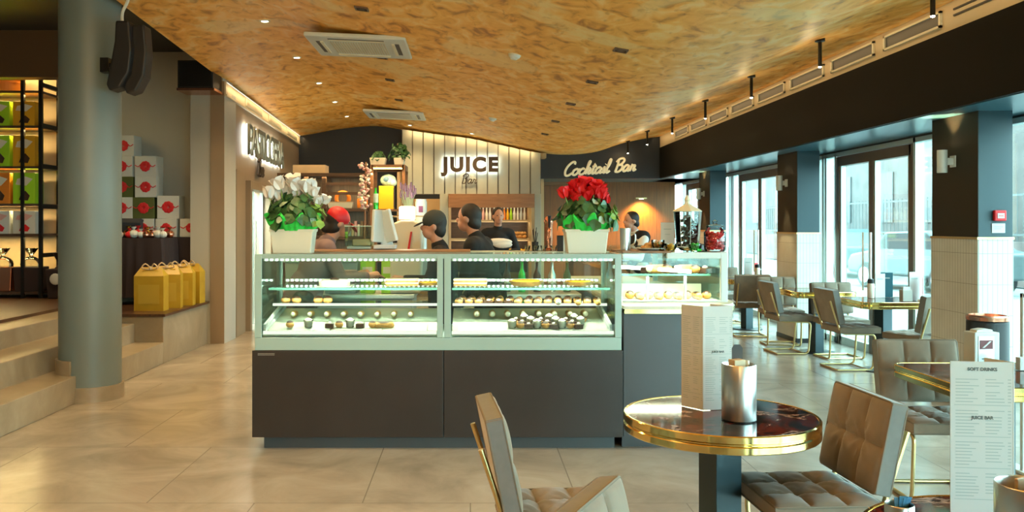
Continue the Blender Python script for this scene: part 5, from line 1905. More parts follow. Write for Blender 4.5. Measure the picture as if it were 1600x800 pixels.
MB().box(-0.03, 0.03, -0.02, 0.02, 0, 0.07).build('case', M['whitem'], nb2, bevel=0.003)
MB().box(-0.02, 0.02, -0.021, -0.02, 0.02, 0.05).build('face', M['white'], nb2)
# lying papers under the standing menu
# black bin by the pillar
bn_ = thing('waste_bin', 'black cylindrical bin with copper rim by the nearest pillar', 'bin', (4.10, 6.85, 0))
MB().lathe([(0.14, 0), (0.15, 0.01), (0.15, 0.78), (0.14, 0.79), (0.0, 0.785)], 40).build('body', M['black'], bn_, smooth=True)
MB().lathe([(0.152, 0.79), (0.154, 0.82), (0.13, 0.83), (0.128, 0.80)], 40).build('copper_rim', M['copper'], bn_, smooth=True)
# framed notice stand at the right edge
ns = thing('notice_stand', 'white framed glass notice stand at the right edge of the view', 'notice stand', (3.42, 5.35, 0))
MB().box(0, 0.03, 0, 0.03, 0, 1.12).box(0.62, 0.65, 0, 0.03, 0, 1.12).box(0, 0.65, 0, 0.03, 1.09, 1.12).box(0, 0.65, 0, 0.03, 0.62, 0.65).box(-0.02, 0.08, -0.15, 0.18, 0, 0.02).box(0.57, 0.67, -0.15, 0.18, 0, 0.02).build('frame', M['whitem'], ns, bevel=0.004)
MB().box(0.03, 0.62, 0.010, 0.016, 0.65, 1.09).build('glass_panel', M['pane'], ns)
MB().box(0.03, 0.62, 0.012, 0.018, 0.10, 0.62).build('lower_panel', M['whiteg'], ns)
MB().box(0.10, 0.5, 0.004, 0.010, 0.66, 0.90).build('notice_paper', M['white'], ns)

# things on the window tables
def canister(x, y, label):
    c = thing('shaker_bottle', label, 'bottle', (x, y, 0.7515))
    MB().lathe([(0.033, 0), (0.036, 0.01), (0.036, 0.15), (0.03, 0.165), (0, 0.165)], 20).build('bottle', M['creamf'], c, smooth=True)
    MB().lathe([(0.033, 0.160), (0.034, 0.20), (0.02, 0.21), (0, 0.21)], 20).build('cap', M['black'], c, smooth=True)
    return c


def small_menu(x, y, rz, h, m, label):
    c = thing('table_menu', label, 'menu', (x, y, 0.7515), rz)
    MB().box(-0.06, 0.06, 0, 0.004, 0, h).build('card', M[m] if isinstance(m, str) else m, c)
    MB().box(-0.03, 0.03, 0.004, 0.05, 0, 0.02).build('foot', M['steel'], c)
    MB().box(-0.04, 0.03, -0.001, 0, h * 0.75, h * 0.8).build('print', M['inkl'], c)
    return c


canister(4.31, 9.30, 'cream bottle with black cap on the nearer window table')
small_menu(4.44, 9.36, 0.2, 0.26, 'white', 'white menu card beside the black-capped bottle, nearer window table')
small_menu(4.54, 9.42, -0.3, 0.27, mat('petrol_card', (0.02, 0.12, 0.16), 0.4), 'petrol blue menu card on the nearer window table')
small_menu(4.62, 8.98, 0.1, 0.30, 'white', 'white menu card beside the red one, by the nearest pillar')
small_menu(4.66, 8.90, 1.1, 0.26, 'red', 'red menu card by the nearest pillar')
cd = thing('cup_holder', 'low grey holder box in front of the red menu card', 'holder', (4.50, 8.93, 0.7515))
MB().box(-0.05, 0.05, -0.04, 0.04, 0, 0.12).build('box', M['wallgrey'], cd, bevel=0.004)
MB().box(-0.035, 0.035, -0.02, 0.02, 0.12, 0.15).build('napkins', M['white'], cd)
small_menu(4.10, 12.75, 0.0, 0.30, 'white', 'white menu card on the third window table')
canister(4.20, 12.65, 'cream bottle with black cap on the third window table')
small_menu(4.25, 12.85, 0.9, 0.22, 'red', 'red card on the third window table')

# ================================================================== THINGS ON THE CASE AND BEHIND IT
def at(px_, py_, Y):
    return (px_ - 735) / 1350 * Y, 1.55 - (py_ - 350) / 1350 * Y


Ys = 6.68
SHELF = 1.359
# till screens seen from behind
tl = thing('till_terminal', 'pair of white till screens seen from behind on the staff shelf of the case', 'till', (px2(604, Ys), Ys, SHELF))
MB().box(-0.095, 0.075, -0.07, 0.07, 0, 0.03).build('base', M['bluegrey'], tl, bevel=0.006)
T = Matrix.Translation((-0.055, 0.0, 0.03)) @ Matrix.Rotation(0.05, 4, 'Y') @ Matrix.Rotation(1.05, 4, 'Z')
MB().box(-0.10, 0.10, -0.014, 0.014, 0.02, 0.27, T).build('screen', M['whitem'], tl, bevel=0.008)
T = Matrix.Translation((0.03, 0.01, 0.03)) @ Matrix.Rotation(-0.25, 4, 'Y') @ Matrix.Rotation(-0.85, 4, 'Z')
MB().box(-0.10, 0.10, -0.014, 0.014, 0.02, 0.27, T).build('screen', M['whitem'], tl, bevel=0.008)
MB().prism([(-0.05, 0.02), (0.05, 0.02), (0.01, 0.20), (-0.03, 0.20)], 0.02, 0.05, 'y').build('stand', M['bluegrey'], tl, bevel=0.004)

# small glass box
gb = thing('glass_cake_box', 'small glass box with rounded foot beside the till screens', 'glass box', (px2(562, Ys), Ys, SHELF))
MB().box(-0.105, 0.105, -0.07, 0.07, 0.02, 0.022).box(-0.105, -0.10, -0.07, 0.07, 0.02, 0.175).box(0.10, 0.105, -0.07, 0.07, 0.02, 0.175).box(-0.105, 0.105, -0.07, -0.065, 0.02, 0.175).box(-0.105, 0.105, 0.065, 0.07, 0.02, 0.175).build('glass', M['shelfglass'], gb)
MB().box(-0.108, 0.108, -0.073, 0.073, 0.170, 0.178).box(-0.09, 0.09, -0.06, 0.06, 0.0, 0.02).build('rim', M['whiteg'], gb, bevel=0.003)
MB().box(-0.05, 0.09, -0.05, 0.05, 0.022, 0.075).build('cake', M['woodl'], gb, bevel=0.01)

# items on top of the right end
WT_ = 1.347
def on_wing(px_, Y=6.42):
    return px2(px_, Y), Y


x, y = on_wing(977, 6.55)
c = thing('steel_shaker', 'tall brushed steel cup on the right end of the case', 'cup', (x, y, WT_))
MB().lathe([(0.036, 0), (0.042, 0.17), (0.040, 0.172), (0.036, 0.165), (0.030, 0.01), (0, 0.01)], 28).build('cup', M['steel'], c, smooth=True)
MB().tube(smooth_path([(0.045, 0, 0.14), (0.075, 0, 0.12), (0.07, 0, 0.06), (0.04, 0, 0.04)], 4), 0.006).build('handle', M['steel'], c)
x, y = on_wing(1018, 6.45)
c = thing('pastry_plate', 'white plate of golden fried pastries on top of the corner vitrine', 'plate', (x, y, WT_))
MB().lathe([(0.07, 0), (0.12, 0.022), (0.118, 0.026), (0.07, 0.008), (0, 0.008)], 32).build('plate', M['whitem'], c, smooth=True)
m = MB()
rnd = random.Random(2)
for k in range(14):
    a = rnd.uniform(0, 6.28)
    r = rnd.uniform(0, 0.07)
    m.sphere((r * math.cos(a), r * math.sin(a), 0.025 + 0.05 * (1 - r / 0.07) * rnd.random()), (0.03, 0.02, 0.018), 8, 6)
m.build('fried_pastries', M['crust'], c, smooth=True)
x, y = on_wing(1043, 6.75)
c = thing('price_card', 'white upright paper card in a clear holder behind the glass bowls', 'card', (x, y, WT_))
MB().box(-0.052, 0.052, 0, 0.003, 0.02, 0.215).build('card', M['white'], c)
MB().box(-0.055, 0.055, -0.02, 0.03, 0, 0.02).build('holder', M['clear'], c)
MB().box(-0.03, 0.03, -0.001, 0, 0.16, 0.166).build('print', M['inkl'], c)
MB().box(-0.02, 0.02, -0.001, 0, 0.12, 0.124).build('print', M['inkl'], c)


def bowl(px_, Y, R, H, mfill, label, fill=0.6, seed=1):
    x = px2(px_, Y)
    c = thing('glass_bowl', label, 'bowl', (x, Y, WT_))
    MB().lathe([(R * 0.6, 0), (R * 0.95, H * 0.5), (R, H), (R - 0.003, H), (R * 0.9, H * 0.5), (R * 0.5, 0.006), (0, 0.006)], 28).build('bowl', M['clear'], c, smooth=True)
    m = MB()
    rnd = random.Random(seed)
    for k in range(26):
        a = rnd.uniform(0, 6.28)
        r = R * 0.72 * math.sqrt(rnd.random())
        z = 0.012 + rnd.random() * H * fill
        m.box(-0.011, 0.011, -0.009, 0.009, -0.007, 0.007, Matrix.Translation((r * math.cos(a), r * math.sin(a), z)) @ Matrix.Rotation(rnd.uniform(0, 3), 4, Vector((rnd.random(), rnd.random(), rnd.random())).normalized()))
    m.build('sweets', M[mfill], c)
    return c


bowl(1028, 6.38, 0.05, 0.085, 'gold', 'glass bowl of gold-wrapped sweets beside the fried pastries', seed=4)
bowl(1048, 6.34, 0.045, 0.06, 'yellow', 'small glass bowl of yellow sweets in front of the white card', seed=5)
bowl(1086, 6.34, 0.05, 0.055, 'foil', 'glass bowl of green foil sweets between the tall jar and the red jar', 0.8, seed=6)

# tall faceted jar
x, Y = px2(1074, 6.6), 6.6
c = thing('faceted_jar', 'tall faceted glass jar of chocolates with a pointed lid', 'jar', (x, Y, WT_))
MB().lathe([(0.052, 0), (0.085, 0.03), (0.105, 0.30), (0.102, 0.30), (0.082, 0.032), (0.05, 0.008), (0, 0.008)], 8).build('jar', M['clear'], c)
g = MB()
for k in range(8):
    a = 2 * PI * k / 8
    g.tube([(0.086 * math.cos(a), 0.086 * math.sin(a), 0.03), (0.106 * math.cos(a), 0.106 * math.sin(a), 0.30)], 0.0025, 6)
g.tube([(0.107 * math.cos(2 * PI * k / 8), 0.107 * math.sin(2 * PI * k / 8), 0.30) for k in range(8)], 0.004, 6, closed=True)
g.tube([(0.087 * math.cos(2 * PI * k / 8), 0.087 * math.sin(2 * PI * k / 8), 0.03) for k in range(8)], 0.003, 6, closed=True)
g.build('jar_edges', M['whitem'], c)
MB().lathe([(0.115, 0.30), (0.10, 0.312), (0.022, 0.355), (0.018, 0.372), (0.024, 0.385), (0.012, 0.415), (0, 0.425)], 8).build('lid', M['cream'], c)
m = MB()
rnd = random.Random(9)
for k in range(120):
    a = rnd.uniform(0, 6.28)
    r = 0.078 * math.sqrt(rnd.random())
    z = 0.04 + rnd.random() * 0.22
    m.sphere((r * math.cos(a), r * math.sin(a), z), (0.014, 0.012, 0.011), 8, 5)
m.build('chocolates', M['choc'], c, smooth=True)
m = MB()
for k in range(36):
    a = rnd.uniform(0, 6.28)
    r = 0.083 * math.sqrt(rnd.random())
    m.sphere((r * math.cos(a), r * math.sin(a), 0.04 + rnd.random() * 0.23), (0.013, 0.012, 0.010), 8, 5)
m.build('foiled_chocolates', M['steel'], c, smooth=True)
# red candy jar
x, Y = px2(1117, 6.42), 6.42
c = thing('candy_jar', 'square glass jar filled with red candies at the right end of the vitrine', 'jar', (x, Y, WT_))
MB().lathe([(0.068, 0), (0.078, 0.015), (0.080, 0.14), (0.06, 0.165), (0.058, 0.18), (0, 0.18)], 24).build('jar', M['clear'], c, smooth=True)
MB().lathe([(0.064, 0.178), (0.066, 0.192), (0.02, 0.20), (0.014, 0.21), (0.02, 0.225), (0, 0.235)], 20).build('stopper', M['clear'], c, smooth=True)
m = MB()
for k in range(150):
    a = rnd.uniform(0, 6.28)
    r = 0.062 * math.sqrt(rnd.random())
    m.sphere((r * math.cos(a), r * math.sin(a), 0.02 + rnd.random() * 0.125), (0.012, 0.010, 0.010), 7, 5)
m.build('red_candies', M['candy'], c, smooth=True)
x, Y = px2(1142, 6.6), 6.6
c = thing('card_reader', 'dark wedge-shaped card reader behind the red candy jar', 'card reader', (1.80, 6.7, WT_), 0.4)
MB().prism([(-0.07, 0), (0.08, 0), (0.08, 0.012), (-0.07, 0.05)], -0.04, 0.04, 'y').build('body', M['caseg'], c, bevel=0.004)
MB().box(-0.06, 0.0, -0.03, 0.03, 0.04, 0.044, Matrix.Rotation(0.22, 4, 'Y')).build('screen', M['blackm'], c)
# copper beer tap behind the red flowers
x, Y = px2(857, 6.66), 6.66
c = thing('beer_tap', 'copper beer tap column left of the red cyclamen', 'beer tap', (x, Y, 1.344))
MB().lathe([(0.045, 0), (0.045, 0.012), (0.030, 0.02), (0.030, 0.20), (0.036, 0.215), (0.036, 0.235), (0.02, 0.262), (0, 0.268)], 28).build('column', M['copper'], c, smooth=True)
MB().tube(round_path([(0, -0.02, 0.17), (0, -0.10, 0.17), (0, -0.11, 0.10)], 0.03, 5), 0.009, 10).build('spout', M['copper'], c, smooth=True)
MB().cyl((0, -0.06, 0.18), (0, -0.08, 0.27), 0.008, 0.014, 12).build('tap_handle', M['black'], c)
x = px2(876, 6.6)
c = thing('napkin_block', 'black and white striped dispenser beside the copper beer tap', 'dispenser', (x, 6.55, 1.344))
MB().box(-0.032, 0.012, -0.03, 0.03, 0, 0.12).build('black_half', M['black'], c, bevel=0.003)
MB().box(0.012, 0.024, -0.03, 0.03, 0, 0.115).box(0.030, 0.038, -0.03, 0.03, 0, 0.115).build('white_strips', M['whitem'], c, bevel=0.002)
for k, px_ in enumerate((824, 838, 850, 866)):
    x = px2(px_, 6.45)
    g = MB().lathe([(0.014, 0), (0.026, 0.045), (0.024, 0.045), (0.012, 0.004), (0, 0.004)], 16).build('glass_cup', M['clear'], smooth=True)
    g.location = (x, 6.48, 1.344)
    tag(g, 'little glass cup before the copper beer tap, %s' % ('leftmost', 'second from the left', 'third from the left', 'rightmost')[k], 'cup', 'little glass cups on the case')
c = thing('spoon_holder', 'dark cup with black spoons left of the beer tap', 'cup', (px2(836, 6.62), 6.62, 1.344))
MB().lathe([(0.022, 0), (0.026, 0.07), (0.024, 0.07), (0.02, 0.005), (0, 0.005)], 18).build('cup', M['black'], c)
m = MB()
for k in range(5):
    m.cyl((0, 0, 0.02), (0.02 * math.cos(k * 1.3), 0.02 * math.sin(k * 1.3), 0.14 + 0.01 * k), 0.003, n=6)
m.build('spoons', M['blackm'], c)

# ------------------------------------------------------------------ back counter with coffee machine
bc = thing('back_counter', 'low staff counter with blue-grey fronts behind the pastry case', 'counter', (0, 0, 0))
MB().box(-1.78, -0.52, 7.75, 8.35, 0.10, 0.88).build('cabinet', M['bluegrey'], bc)
MB().box(-1.80, -0.50, 7.72, 8.38, 0.88, 0.92).build('worktop', M['steel'], bc, bevel=0.004)
MB().box(-1.73, -0.57, 7.80, 8.30, 0, 0.10).build('plinth', M['caseg'], bc)
for k in range(3):
    MB().box(-1.77 + k * 0.415, -1.365 + k * 0.415, 7.735, 7.75, 0.13, 0.85).build('door', M['bluegrey'], bc, bevel=0.004)
x, z = at(639, 388, 7.95)
em = thing('coffee_machine', 'large cream retro coffee machine with curved top and red lever stripe', 'coffee machine', (x - 0.01, 8.0, 0.92))
ar = [(-0.15, 0.0), (0.12, 0.0), (0.145, 0.58), (0.12, 0.64), (0.05, 0.665), (-0.05, 0.665), (-0.12, 0.64), (-0.15, 0.56)]
MB().prism(ar, -0.2, 0.2, 'y').build('body', M['cream'], em, bevel=0.02, seg=3)
MB().box(-0.125, -0.085, -0.215, -0.20, 0.46, 0.51).build('gauge', M['blackm'], em)
MB().prism([(0.0, 0.36), (0.02, 0.36), (0.05, 0.56), (0.035, 0.56)], -0.215, -0.20, 'y').build('red_lever', M['red'], em)
MB().cyl((-0.07, -0.26, 0.36), (-0.07, -0.2, 0.36), 0.03, n=18).cyl((0.09, -0.26, 0.36), (0.09, -0.2, 0.36), 0.03, n=18).build('group_head', M['steel'], em)
MB().tube([(-0.15, 0.0, 0.70), (0.15, 0.0, 0.70)], 0.008).tube([(-0.15, -0.0, 0.64), (-0.15, -0.0, 0.70)], 0.008).tube([(0.15, 0, 0.64), (0.15, 0, 0.70)], 0.008).build('cup_rail', M['chrome'], em)
lamp = thing('counter_lamp', 'glowing white glass lamp on top of the coffee machine', 'lamp', (x - 0.02, 8.0, 0.92 + 0.665))
MB().lathe([(0.065, 0.0), (0.075, 0.01), (0.075, 0.12), (0.06, 0.13), (0, 0.13)], 24).build('lamp_shade', emis('lamp_glow', (1.0, 0.86, 0.55), 5), lamp, smooth=True)
MB().lathe([(0.078, 0.0), (0.078, 0.008), (0, 0.008)], 24).build('lamp_base', M['goldm'], lamp)
light('counter_lamp_light', 'POINT', (x - 0.02, 7.88, 1.78), 5, (1, 0.85, 0.55), 0.07)
lv = thing('lavender_bunch', 'bunch of dried purple lavender above the glowing lamp', 'dried flowers', (x - 0.03, 8.22, 0.92))
MB().lathe([(0.05, 0), (0.06, 0.2), (0.045, 0.7), (0.05, 0.74), (0, 0.74)], 20).build('vase', M['cream'], lv, smooth=True)
m = MB()
st = MB()
rnd = random.Random(8)
for k in range(34):
    a = rnd.uniform(0, 6.28)
    r = rnd.uniform(0.02, 0.09)
    h = rnd.uniform(0.86, 0.98)
    st.tube([(0, 0, 0.72), (r * math.cos(a), r * math.sin(a), h)], 0.002, 4)
    for j in range(4):
        m.sphere((r * math.cos(a), r * math.sin(a), h + j * 0.014), (0.009, 0.009, 0.010), 6, 4)
m.build('blossoms', mat('lavender', (0.25, 0.16, 0.26), 0.7), lv)
st.build('stems', M['leafs'], lv)
x, z = at(657, 340, 8.1)
tn = thing('coffee_tin', 'white tin with a small purple emblem beside the glowing lamp', 'tin', (x + 0.0, 8.2, 0.92))
MB().lathe([(0.055, 0), (0.055, 0.84), (0.05, 0.85), (0.05, 0.865), (0, 0.865)], 24).build('dispenser', M['whitem'], tn, smooth=True)
MB().box(-0.02, 0.02, -0.062, -0.05, 0.74, 0.80).build('emblem', mat('purple', (0.15, 0.03, 0.12), 0.5), tn)
# lime packs and boxes on the worktop, seen through the case
for k, (px_, w_) in enumerate(((575, 0.13), (606, 0.11))):
    c = thing('lime_box', 'lime green box on the staff counter seen through the left vitrine, %s' % ('left', 'right')[k], 'box', (px2(px_, 7.9), 7.9, 0.92), group='lime green boxes')
    MB().box(-w_ / 2, w_ / 2, -0.05, 0.05, 0, 0.31).build('carton', M['lime'], c, bevel=0.004)
    MB().box(-w_ * 0.35, w_ * 0.35, -0.051, -0.05, 0.18, 0.24).build('pale_band', M['creamf'], c)
for k, (px_, w_) in enumerate(((470, 0.24), (535, 0.32), (640, 0.20))):
    c = thing('storage_tub', 'pale blue-grey tub on the staff counter seen through the left vitrine, %s' % ('leftmost', 'middle', 'rightmost')[k], 'tub', (px2(px_, 7.95), 7.95 if k < 2 else 7.78, 0.92 if k < 2 else 0.92), group='blue-grey tubs')
    if k == 2:
        c.location.y = 8.2
        c.location.x = px2(664, 8.2)
    MB().frustum(0, 0, 0, 0.28, w_ * 0.9, 0.24, w_, 0.28).build('tub', M['bluegrey'], c, bevel=0.01)
    MB().box(-w_ / 2 - 0.01, w_ / 2 + 0.01, -0.15, 0.15, 0.28, 0.295).build('lid', M['whiteg'], c, bevel=0.004)
# right staff counter under the hatch side
bc2 = thing('drinks_counter', 'steel-topped staff counter behind the right vitrine', 'counter', (0, 0, 0))
MB().box(0.1, 0.98, 7.80, 8.35, 0.10, 0.88).build('cabinet', M['caseg'], bc2)
MB().box(0.08, 1.0, 7.77, 8.38, 0.88, 0.92).build('worktop', M['steel'], bc2, bevel=0.004)
MB().box(0.12, 0.96, 7.85, 8.3, 0, 0.1).build('plinth', M['black'], bc2)
for k in range(6):
    c = thing('spirit_bottle', 'dark glass bottle on the steel staff counter, %s from the left' % ('first', 'second', 'third', 'fourth', 'fifth', 'sixth')[k], 'bottle', (0.2 + k * 0.14, 8.05, 0.92), group='bottles on the steel staff counter')
    MB().lathe([(0.034, 0), (0.036, 0.15), (0.014, 0.21), (0.013, 0.27), (0.016, 0.275), (0, 0.28)], 18).build('bottle', M[('greenb', 'choc', 'foil', 'choc', 'steel', 'greenb')[k]], c, smooth=True)
    MB().lathe([(0.0365, 0.05), (0.0375, 0.12)], 18, cap=False).build('paper_label', M['creamf'], c)

# ------------------------------------------------------------------ open hutch
x0, _ = at(581, 0, 10.5)
x1, _ = at(631, 0, 10.5)
hu = thing('open_hutch', 'tall open brown wooden hutch with gilded edges behind the tills', 'shelving', ((x0 + x1) / 2, 10.5, 0))
hw = (x1 - x0) / 2
f = MB()
for sx in (-1, 1):
    for yy in (0.0, 0.42):
        f.box(sx * hw - 0.018, sx * hw + 0.018, yy - 0.018, yy + 0.018, 0, 2.27)
f.box(-hw, hw, -0.018, 0.018, 2.21, 2.27).box(-hw, hw, 0.40, 0.44, 2.21, 2.27).box(hw - 0.018, hw + 0.018, 0, 0.42, 2.21, 2.27).box(-hw - 0.018, -hw + 0.018, 0, 0.42, 2.21, 2.27)
f.build('frame', M['woodm'], hu)
for z in (0.5, 1.1, 1.72, 2.25):
    MB().box(-hw, hw, 0.0, 0.42, z - 0.012, z + 0.012).build('board', M['woodm'], hu)
MB().box(-hw + 0.018, hw - 0.018, -0.022, -0.018, 2.215, 2.235).build('gilded_edge', M['gold'], hu)
hx = (x0 + x1) / 2
c = thing('yellow_box', 'bright yellow upright box on the open hutch', 'box', (at(603.5, 0, 10.6)[0], 10.65, 1.732))
MB().box(-0.09, 0.09, -0.07, 0.07, 0, 0.285).build('carton', mat('bright_yellow', (0.95, 0.50, 0.01), 0.45), c, bevel=0.004)
MB().box(0.092, 0.096, -0.06, 0.06, 0.02, 0.26).build('dark_side', M['choc'], c)
c = thing('teal_bag', 'pale green crumpled gift bag lying on top of the yellow box', 'bag', (at(606, 0, 10.6)[0], 10.65, 2.018))
MB().sphere((0, 0, 0.07), (0.10, 0.06, 0.075), 12, 8).sphere((0.06, -0.02, 0.04), (0.05, 0.05, 0.045), 10, 6).build('bag', mat('pale_mint', (0.40, 0.62, 0.50), 0.5, var=0.3, vscale=18), c)
MB().sphere((-0.02, -0.055, 0.08), (0.035, 0.012, 0.03), 10, 6).build('motif', mat('slate_blue', (0.07, 0.16, 0.24), 0.5), c)
c = thing('green_bottle', 'green bottle with pale label beside the yellow box', 'bottle', (at(587, 0, 10.6)[0], 10.6, 1.732))
MB().lathe([(0.034, 0), (0.036, 0.16), (0.014, 0.22), (0.013, 0.26), (0, 0.265)], 18).build('bottle', M['foil'], c, smooth=True)
MB().lathe([(0.037, 0.08), (0.038, 0.19)], 18, cap=False).build('paper_label', M['whiteg'], c)
for k, (px_, zz, w_) in enumerate(((591, 2.265, 0.20), (624, 2.20, 0.13))):
    c = thing('potted_plant', ('cream trough with a trailing green plant on top of the open hutch', 'small cream pot with feathery fern at the right top of the open hutch')[k], 'potted plant', (at(px_, 0, 10.7)[0], 10.7, 2.265), 0.0)
    MB().frustum(0, 0, 0, 0.10, w_ * 0.85, 0.12, w_, 0.15).build('pot', M['planter'], c, bevel=0.005)
    q = leaf_cluster(90 if k == 0 else 140, 0.10 + 0.05 * k, 0.09, 0.10, 0.16 if k == 0 else 0.26, 0.05, 21 + k)
    q.build('foliage', M['leafd'], c)
# dried garland
c = thing('flower_garland', 'garland of pale pink and orange dried flowers down the left of the hutch', 'dried flowers', (at(569, 0, 10.45)[0], 10.45, 0))
m1, m2 = MB(), MB()
rnd = random.Random(12)
for k in range(60):
    z = 1.74 + 0.54 * k / 59
    xx = rnd.uniform(-0.055, 0.07) + 0.02 * math.sin(k * 0.3)
    (m1 if rnd.random() < 0.6 else m2).sphere((xx, rnd.uniform(-0.03, 0.05), z), (0.022, 0.02, 0.018), 7, 5)
m1.build('pink_blossoms', M['petalp'], c, smooth=True)
m2.build('orange_blossoms', M['creamf'], c, smooth=True)
MB().tube([(0.0, 0.02, 0.0), (0.0, 0.02, 1.2), (0.02, 0.02, 2.3)], 0.012, 8).build('stem', M['woodm'], c)
for k, px_ in enumerate((563, 572)):
    c = thing('preserve_jar', 'orange preserve jar left of the open hutch, %s' % ('left one', 'right one')[k], 'jar', (at(px_, 0, 12.7)[0], 12.75, 1.785), group='orange preserve jars')
    MB().lathe([(0.05, 0), (0.055, 0.02), (0.055, 0.13), (0.04, 0.15), (0, 0.15)], 18).build('jar', M['orange'], c, smooth=True)
    MB().lathe([(0.045, 0.15), (0.045, 0.18), (0, 0.18)], 18).build('lid', M['gold'], c)

# ------------------------------------------------------------------ dark back shelves
bs_ = thing('back_shelves', 'long dark wooden shelves with open frames against the dark back wall', 'shelving', (0, 12.7, 0))
xa, xb = at(440, 0, 13)[0], at(580, 0, 13)[0]
f = MB()
for px_ in (442, 478, 506, 578):
    xx = at(px_, 0, 12.7)[0]
    f.box(xx - 0.03, xx + 0.03, 0, 0.06, 0, 2.25).box(xx - 0.03, xx + 0.03, 0.5, 0.56, 0, 2.25)
f.build('frame', M['woodd'], bs_)
for z in (0.9, 1.35, 1.76, 2.28):
    MB().box(xa, xb, 0, 0.56, z - 0.025, z + 0.02).build('board', M['woodd'], bs_)
MB().box(at(506, 0, 12.7)[0], at(578, 0, 12.7)[0], 0.02, 0.05, 2.12, 2.16).box(at(506, 0, 12.7)[0], at(578, 0, 12.7)[0], 0.02, 0.05, 1.98, 2.02).build('cross_rail', M['woodd'], bs_)
MB().box(xa, xb, 0.57, 0.60, 0.1, 2.25).build('back_panel', mat('taupe_panel', (0.26, 0.20, 0.14), 0.6, var=0.2, vscale=6, stretch=(10, 1, 0.5)), bs_)
c = thing('birch_crate', 'pale birch crate on top of the dark back shelves', 'crate', (at(481, 0, 12.7)[0], 12.95, 2.305))
MB().box(-0.24, 0.24, -0.16, 0.16, 0, 0.02).box(-0.24, 0.24, -0.16, -0.14, 0.02, 0.12).box(-0.24, 0.24, 0.14, 0.16, 0.02, 0.12).box(-0.24, -0.22, -0.14, 0.14, 0.02, 0.12).box(0.22, 0.24, -0.14, 0.14, 0.02, 0.12).build('crate', M['woodl'], c)
c = thing('orange_wreath', 'round orange wreath standing in a pale basket on the back shelves', 'wreath', (at(534, 0, 12.8)[0], 12.9, 1.80))
ring = [(0.095 * math.cos(a * PI / 12), 0, 0.13 + 0.095 * math.sin(a * PI / 12)) for a in range(24)]
MB().tube(ring, 0.03, 10, closed=True).build('wreath', M['orange'], c, smooth=True)
c = thing('basket', 'long pale basket in front of the orange wreath', 'basket', (at(532, 0, 12.75)[0], 12.76, 1.78))
MB().frustum(0, 0, 0, 0.09, 0.34, 0.10, 0.38, 0.13).build('basket', M['cream'], c, bevel=0.01)
MB().frustum(0, 0, 0.085, 0.10, 0.38, 0.13, 0.39, 0.14).build('rim', M['woodl'], c)
rnd = random.Random(31)
bm_ = [M['petalp'], M['creamf'], M['wallwarm'], M['woodm'], M['pinkc'], M['bluegrey'], M['woodl']]
for k in range(14):
    h = rnd.uniform(0.16, 0.24)
    c = MB().box(-0.018, 0.018, -0.08, 0.08, 0, h).build('book', bm_[k % 7], bevel=0.002)
    c.location = (at(556, 0, 12.8)[0] - 0.0 + (k - 7) * 0.045, 12.85, 1.372)
    tag(c, 'upright %s book on the shelf under the wreath, %s from the left' % (('pink', 'cream', 'taupe', 'brown', 'mauve', 'blue-grey', 'birch-coloured')[k % 7], ('first', 'second', 'third', 'fourth', 'fifth', 'sixth', 'seventh', 'eighth', 'ninth', 'tenth', 'eleventh', 'twelfth', 'thirteenth', 'fourteenth')[k]), 'book', 'books on the shelf under the wreath')
light('shelf_glow', 'AREA', (at(530, 0, 12.7)[0], 12.72, 2.24), 9, WARM, 1.2, 0.06)
light('hutch_glow', 'AREA', (hx, 10.45, 2.19), 4, WARM, 0.3, 0.04)

# ------------------------------------------------------------------ inside the juice bar hatch
MB2 = MB
cp = thing('hatch_canopy', 'brown timber canopy board across the top of the juice bar hatch', 'canopy', (0, 17.35, 0))
MB().box(-0.44, 1.29, 0.0, 0.14, 1.88, 2.155).build('board', M['woodm'], cp, bevel=0.004)
hs = thing('bottle_shelves', 'lit oak shelves of juice bottles and fruit inside the hatch', 'shelving', (0, 18.4, 0))
for z in (1.64, 1.24, 0.85):
    MB().box(-0.44, 1.29, 0, 0.5, z - 0.05, z).build('shelf_board', M['woodl'], hs)
MB().box(-0.44, 1.29, 0.5, 0.53, 0.5, 2.4).build('back_board', M['woodd'], hs)
MB().box(1.24, 1.30, -0.02, 0.5, 0.0, 2.1).box(-0.46, -0.42, -0.02, 0.5, 0.0, 2.1).build('side_board', M['woodl'], hs)
for z in (2.1, 1.58, 1.18):
    light('hatch_shelf_lamp', 'AREA', (0.43, 18.35, z), 3, (1.0, 0.80, 0.5), 1.6, 0.05, (0.5, 0, 0))
jc = {'whitec': 'white', 'creamf': 'cream', 'orange': 'orange', 'yellow': 'yellow', 'lime': 'lime green', 'petalp': 'pink', 'bluegrey': 'blue-grey'}
seq = ['creamf', 'whitec', 'petalp', 'creamf', 'whitec', 'whitec', 'creamf', 'petalp', 'orange', 'yellow', 'lime', 'whitec', 'whitec', 'bluegrey', 'whitec']
jp = None
for k, cm in enumerate(seq):
    x = 0.13 + k * 0.072 + (0.02 if k > 4 else 0)
    c = thing('juice_bottle', '%s juice bottle on the top hatch shelf, %s from the left' % (jc[cm], ('first', 'second', 'third', 'fourth', 'fifth', 'sixth', 'seventh', 'eighth', 'ninth', 'tenth', 'eleventh', 'twelfth', 'thirteenth', 'fourteenth', 'fifteenth')[k]), 'bottle', (x, 18.5, 1.64), group='juice bottles on the top hatch shelf')
    MB().lathe([(0.026, 0), (0.028, 0.13), (0.012, 0.20), (0.012, 0.235), (0, 0.235)], 14).build('bottle', M[cm], c, smooth=True)
    MB().lathe([(0.014, 0.235), (0.014, 0.26), (0, 0.26)], 12).build('cap', M['whitem'], c)
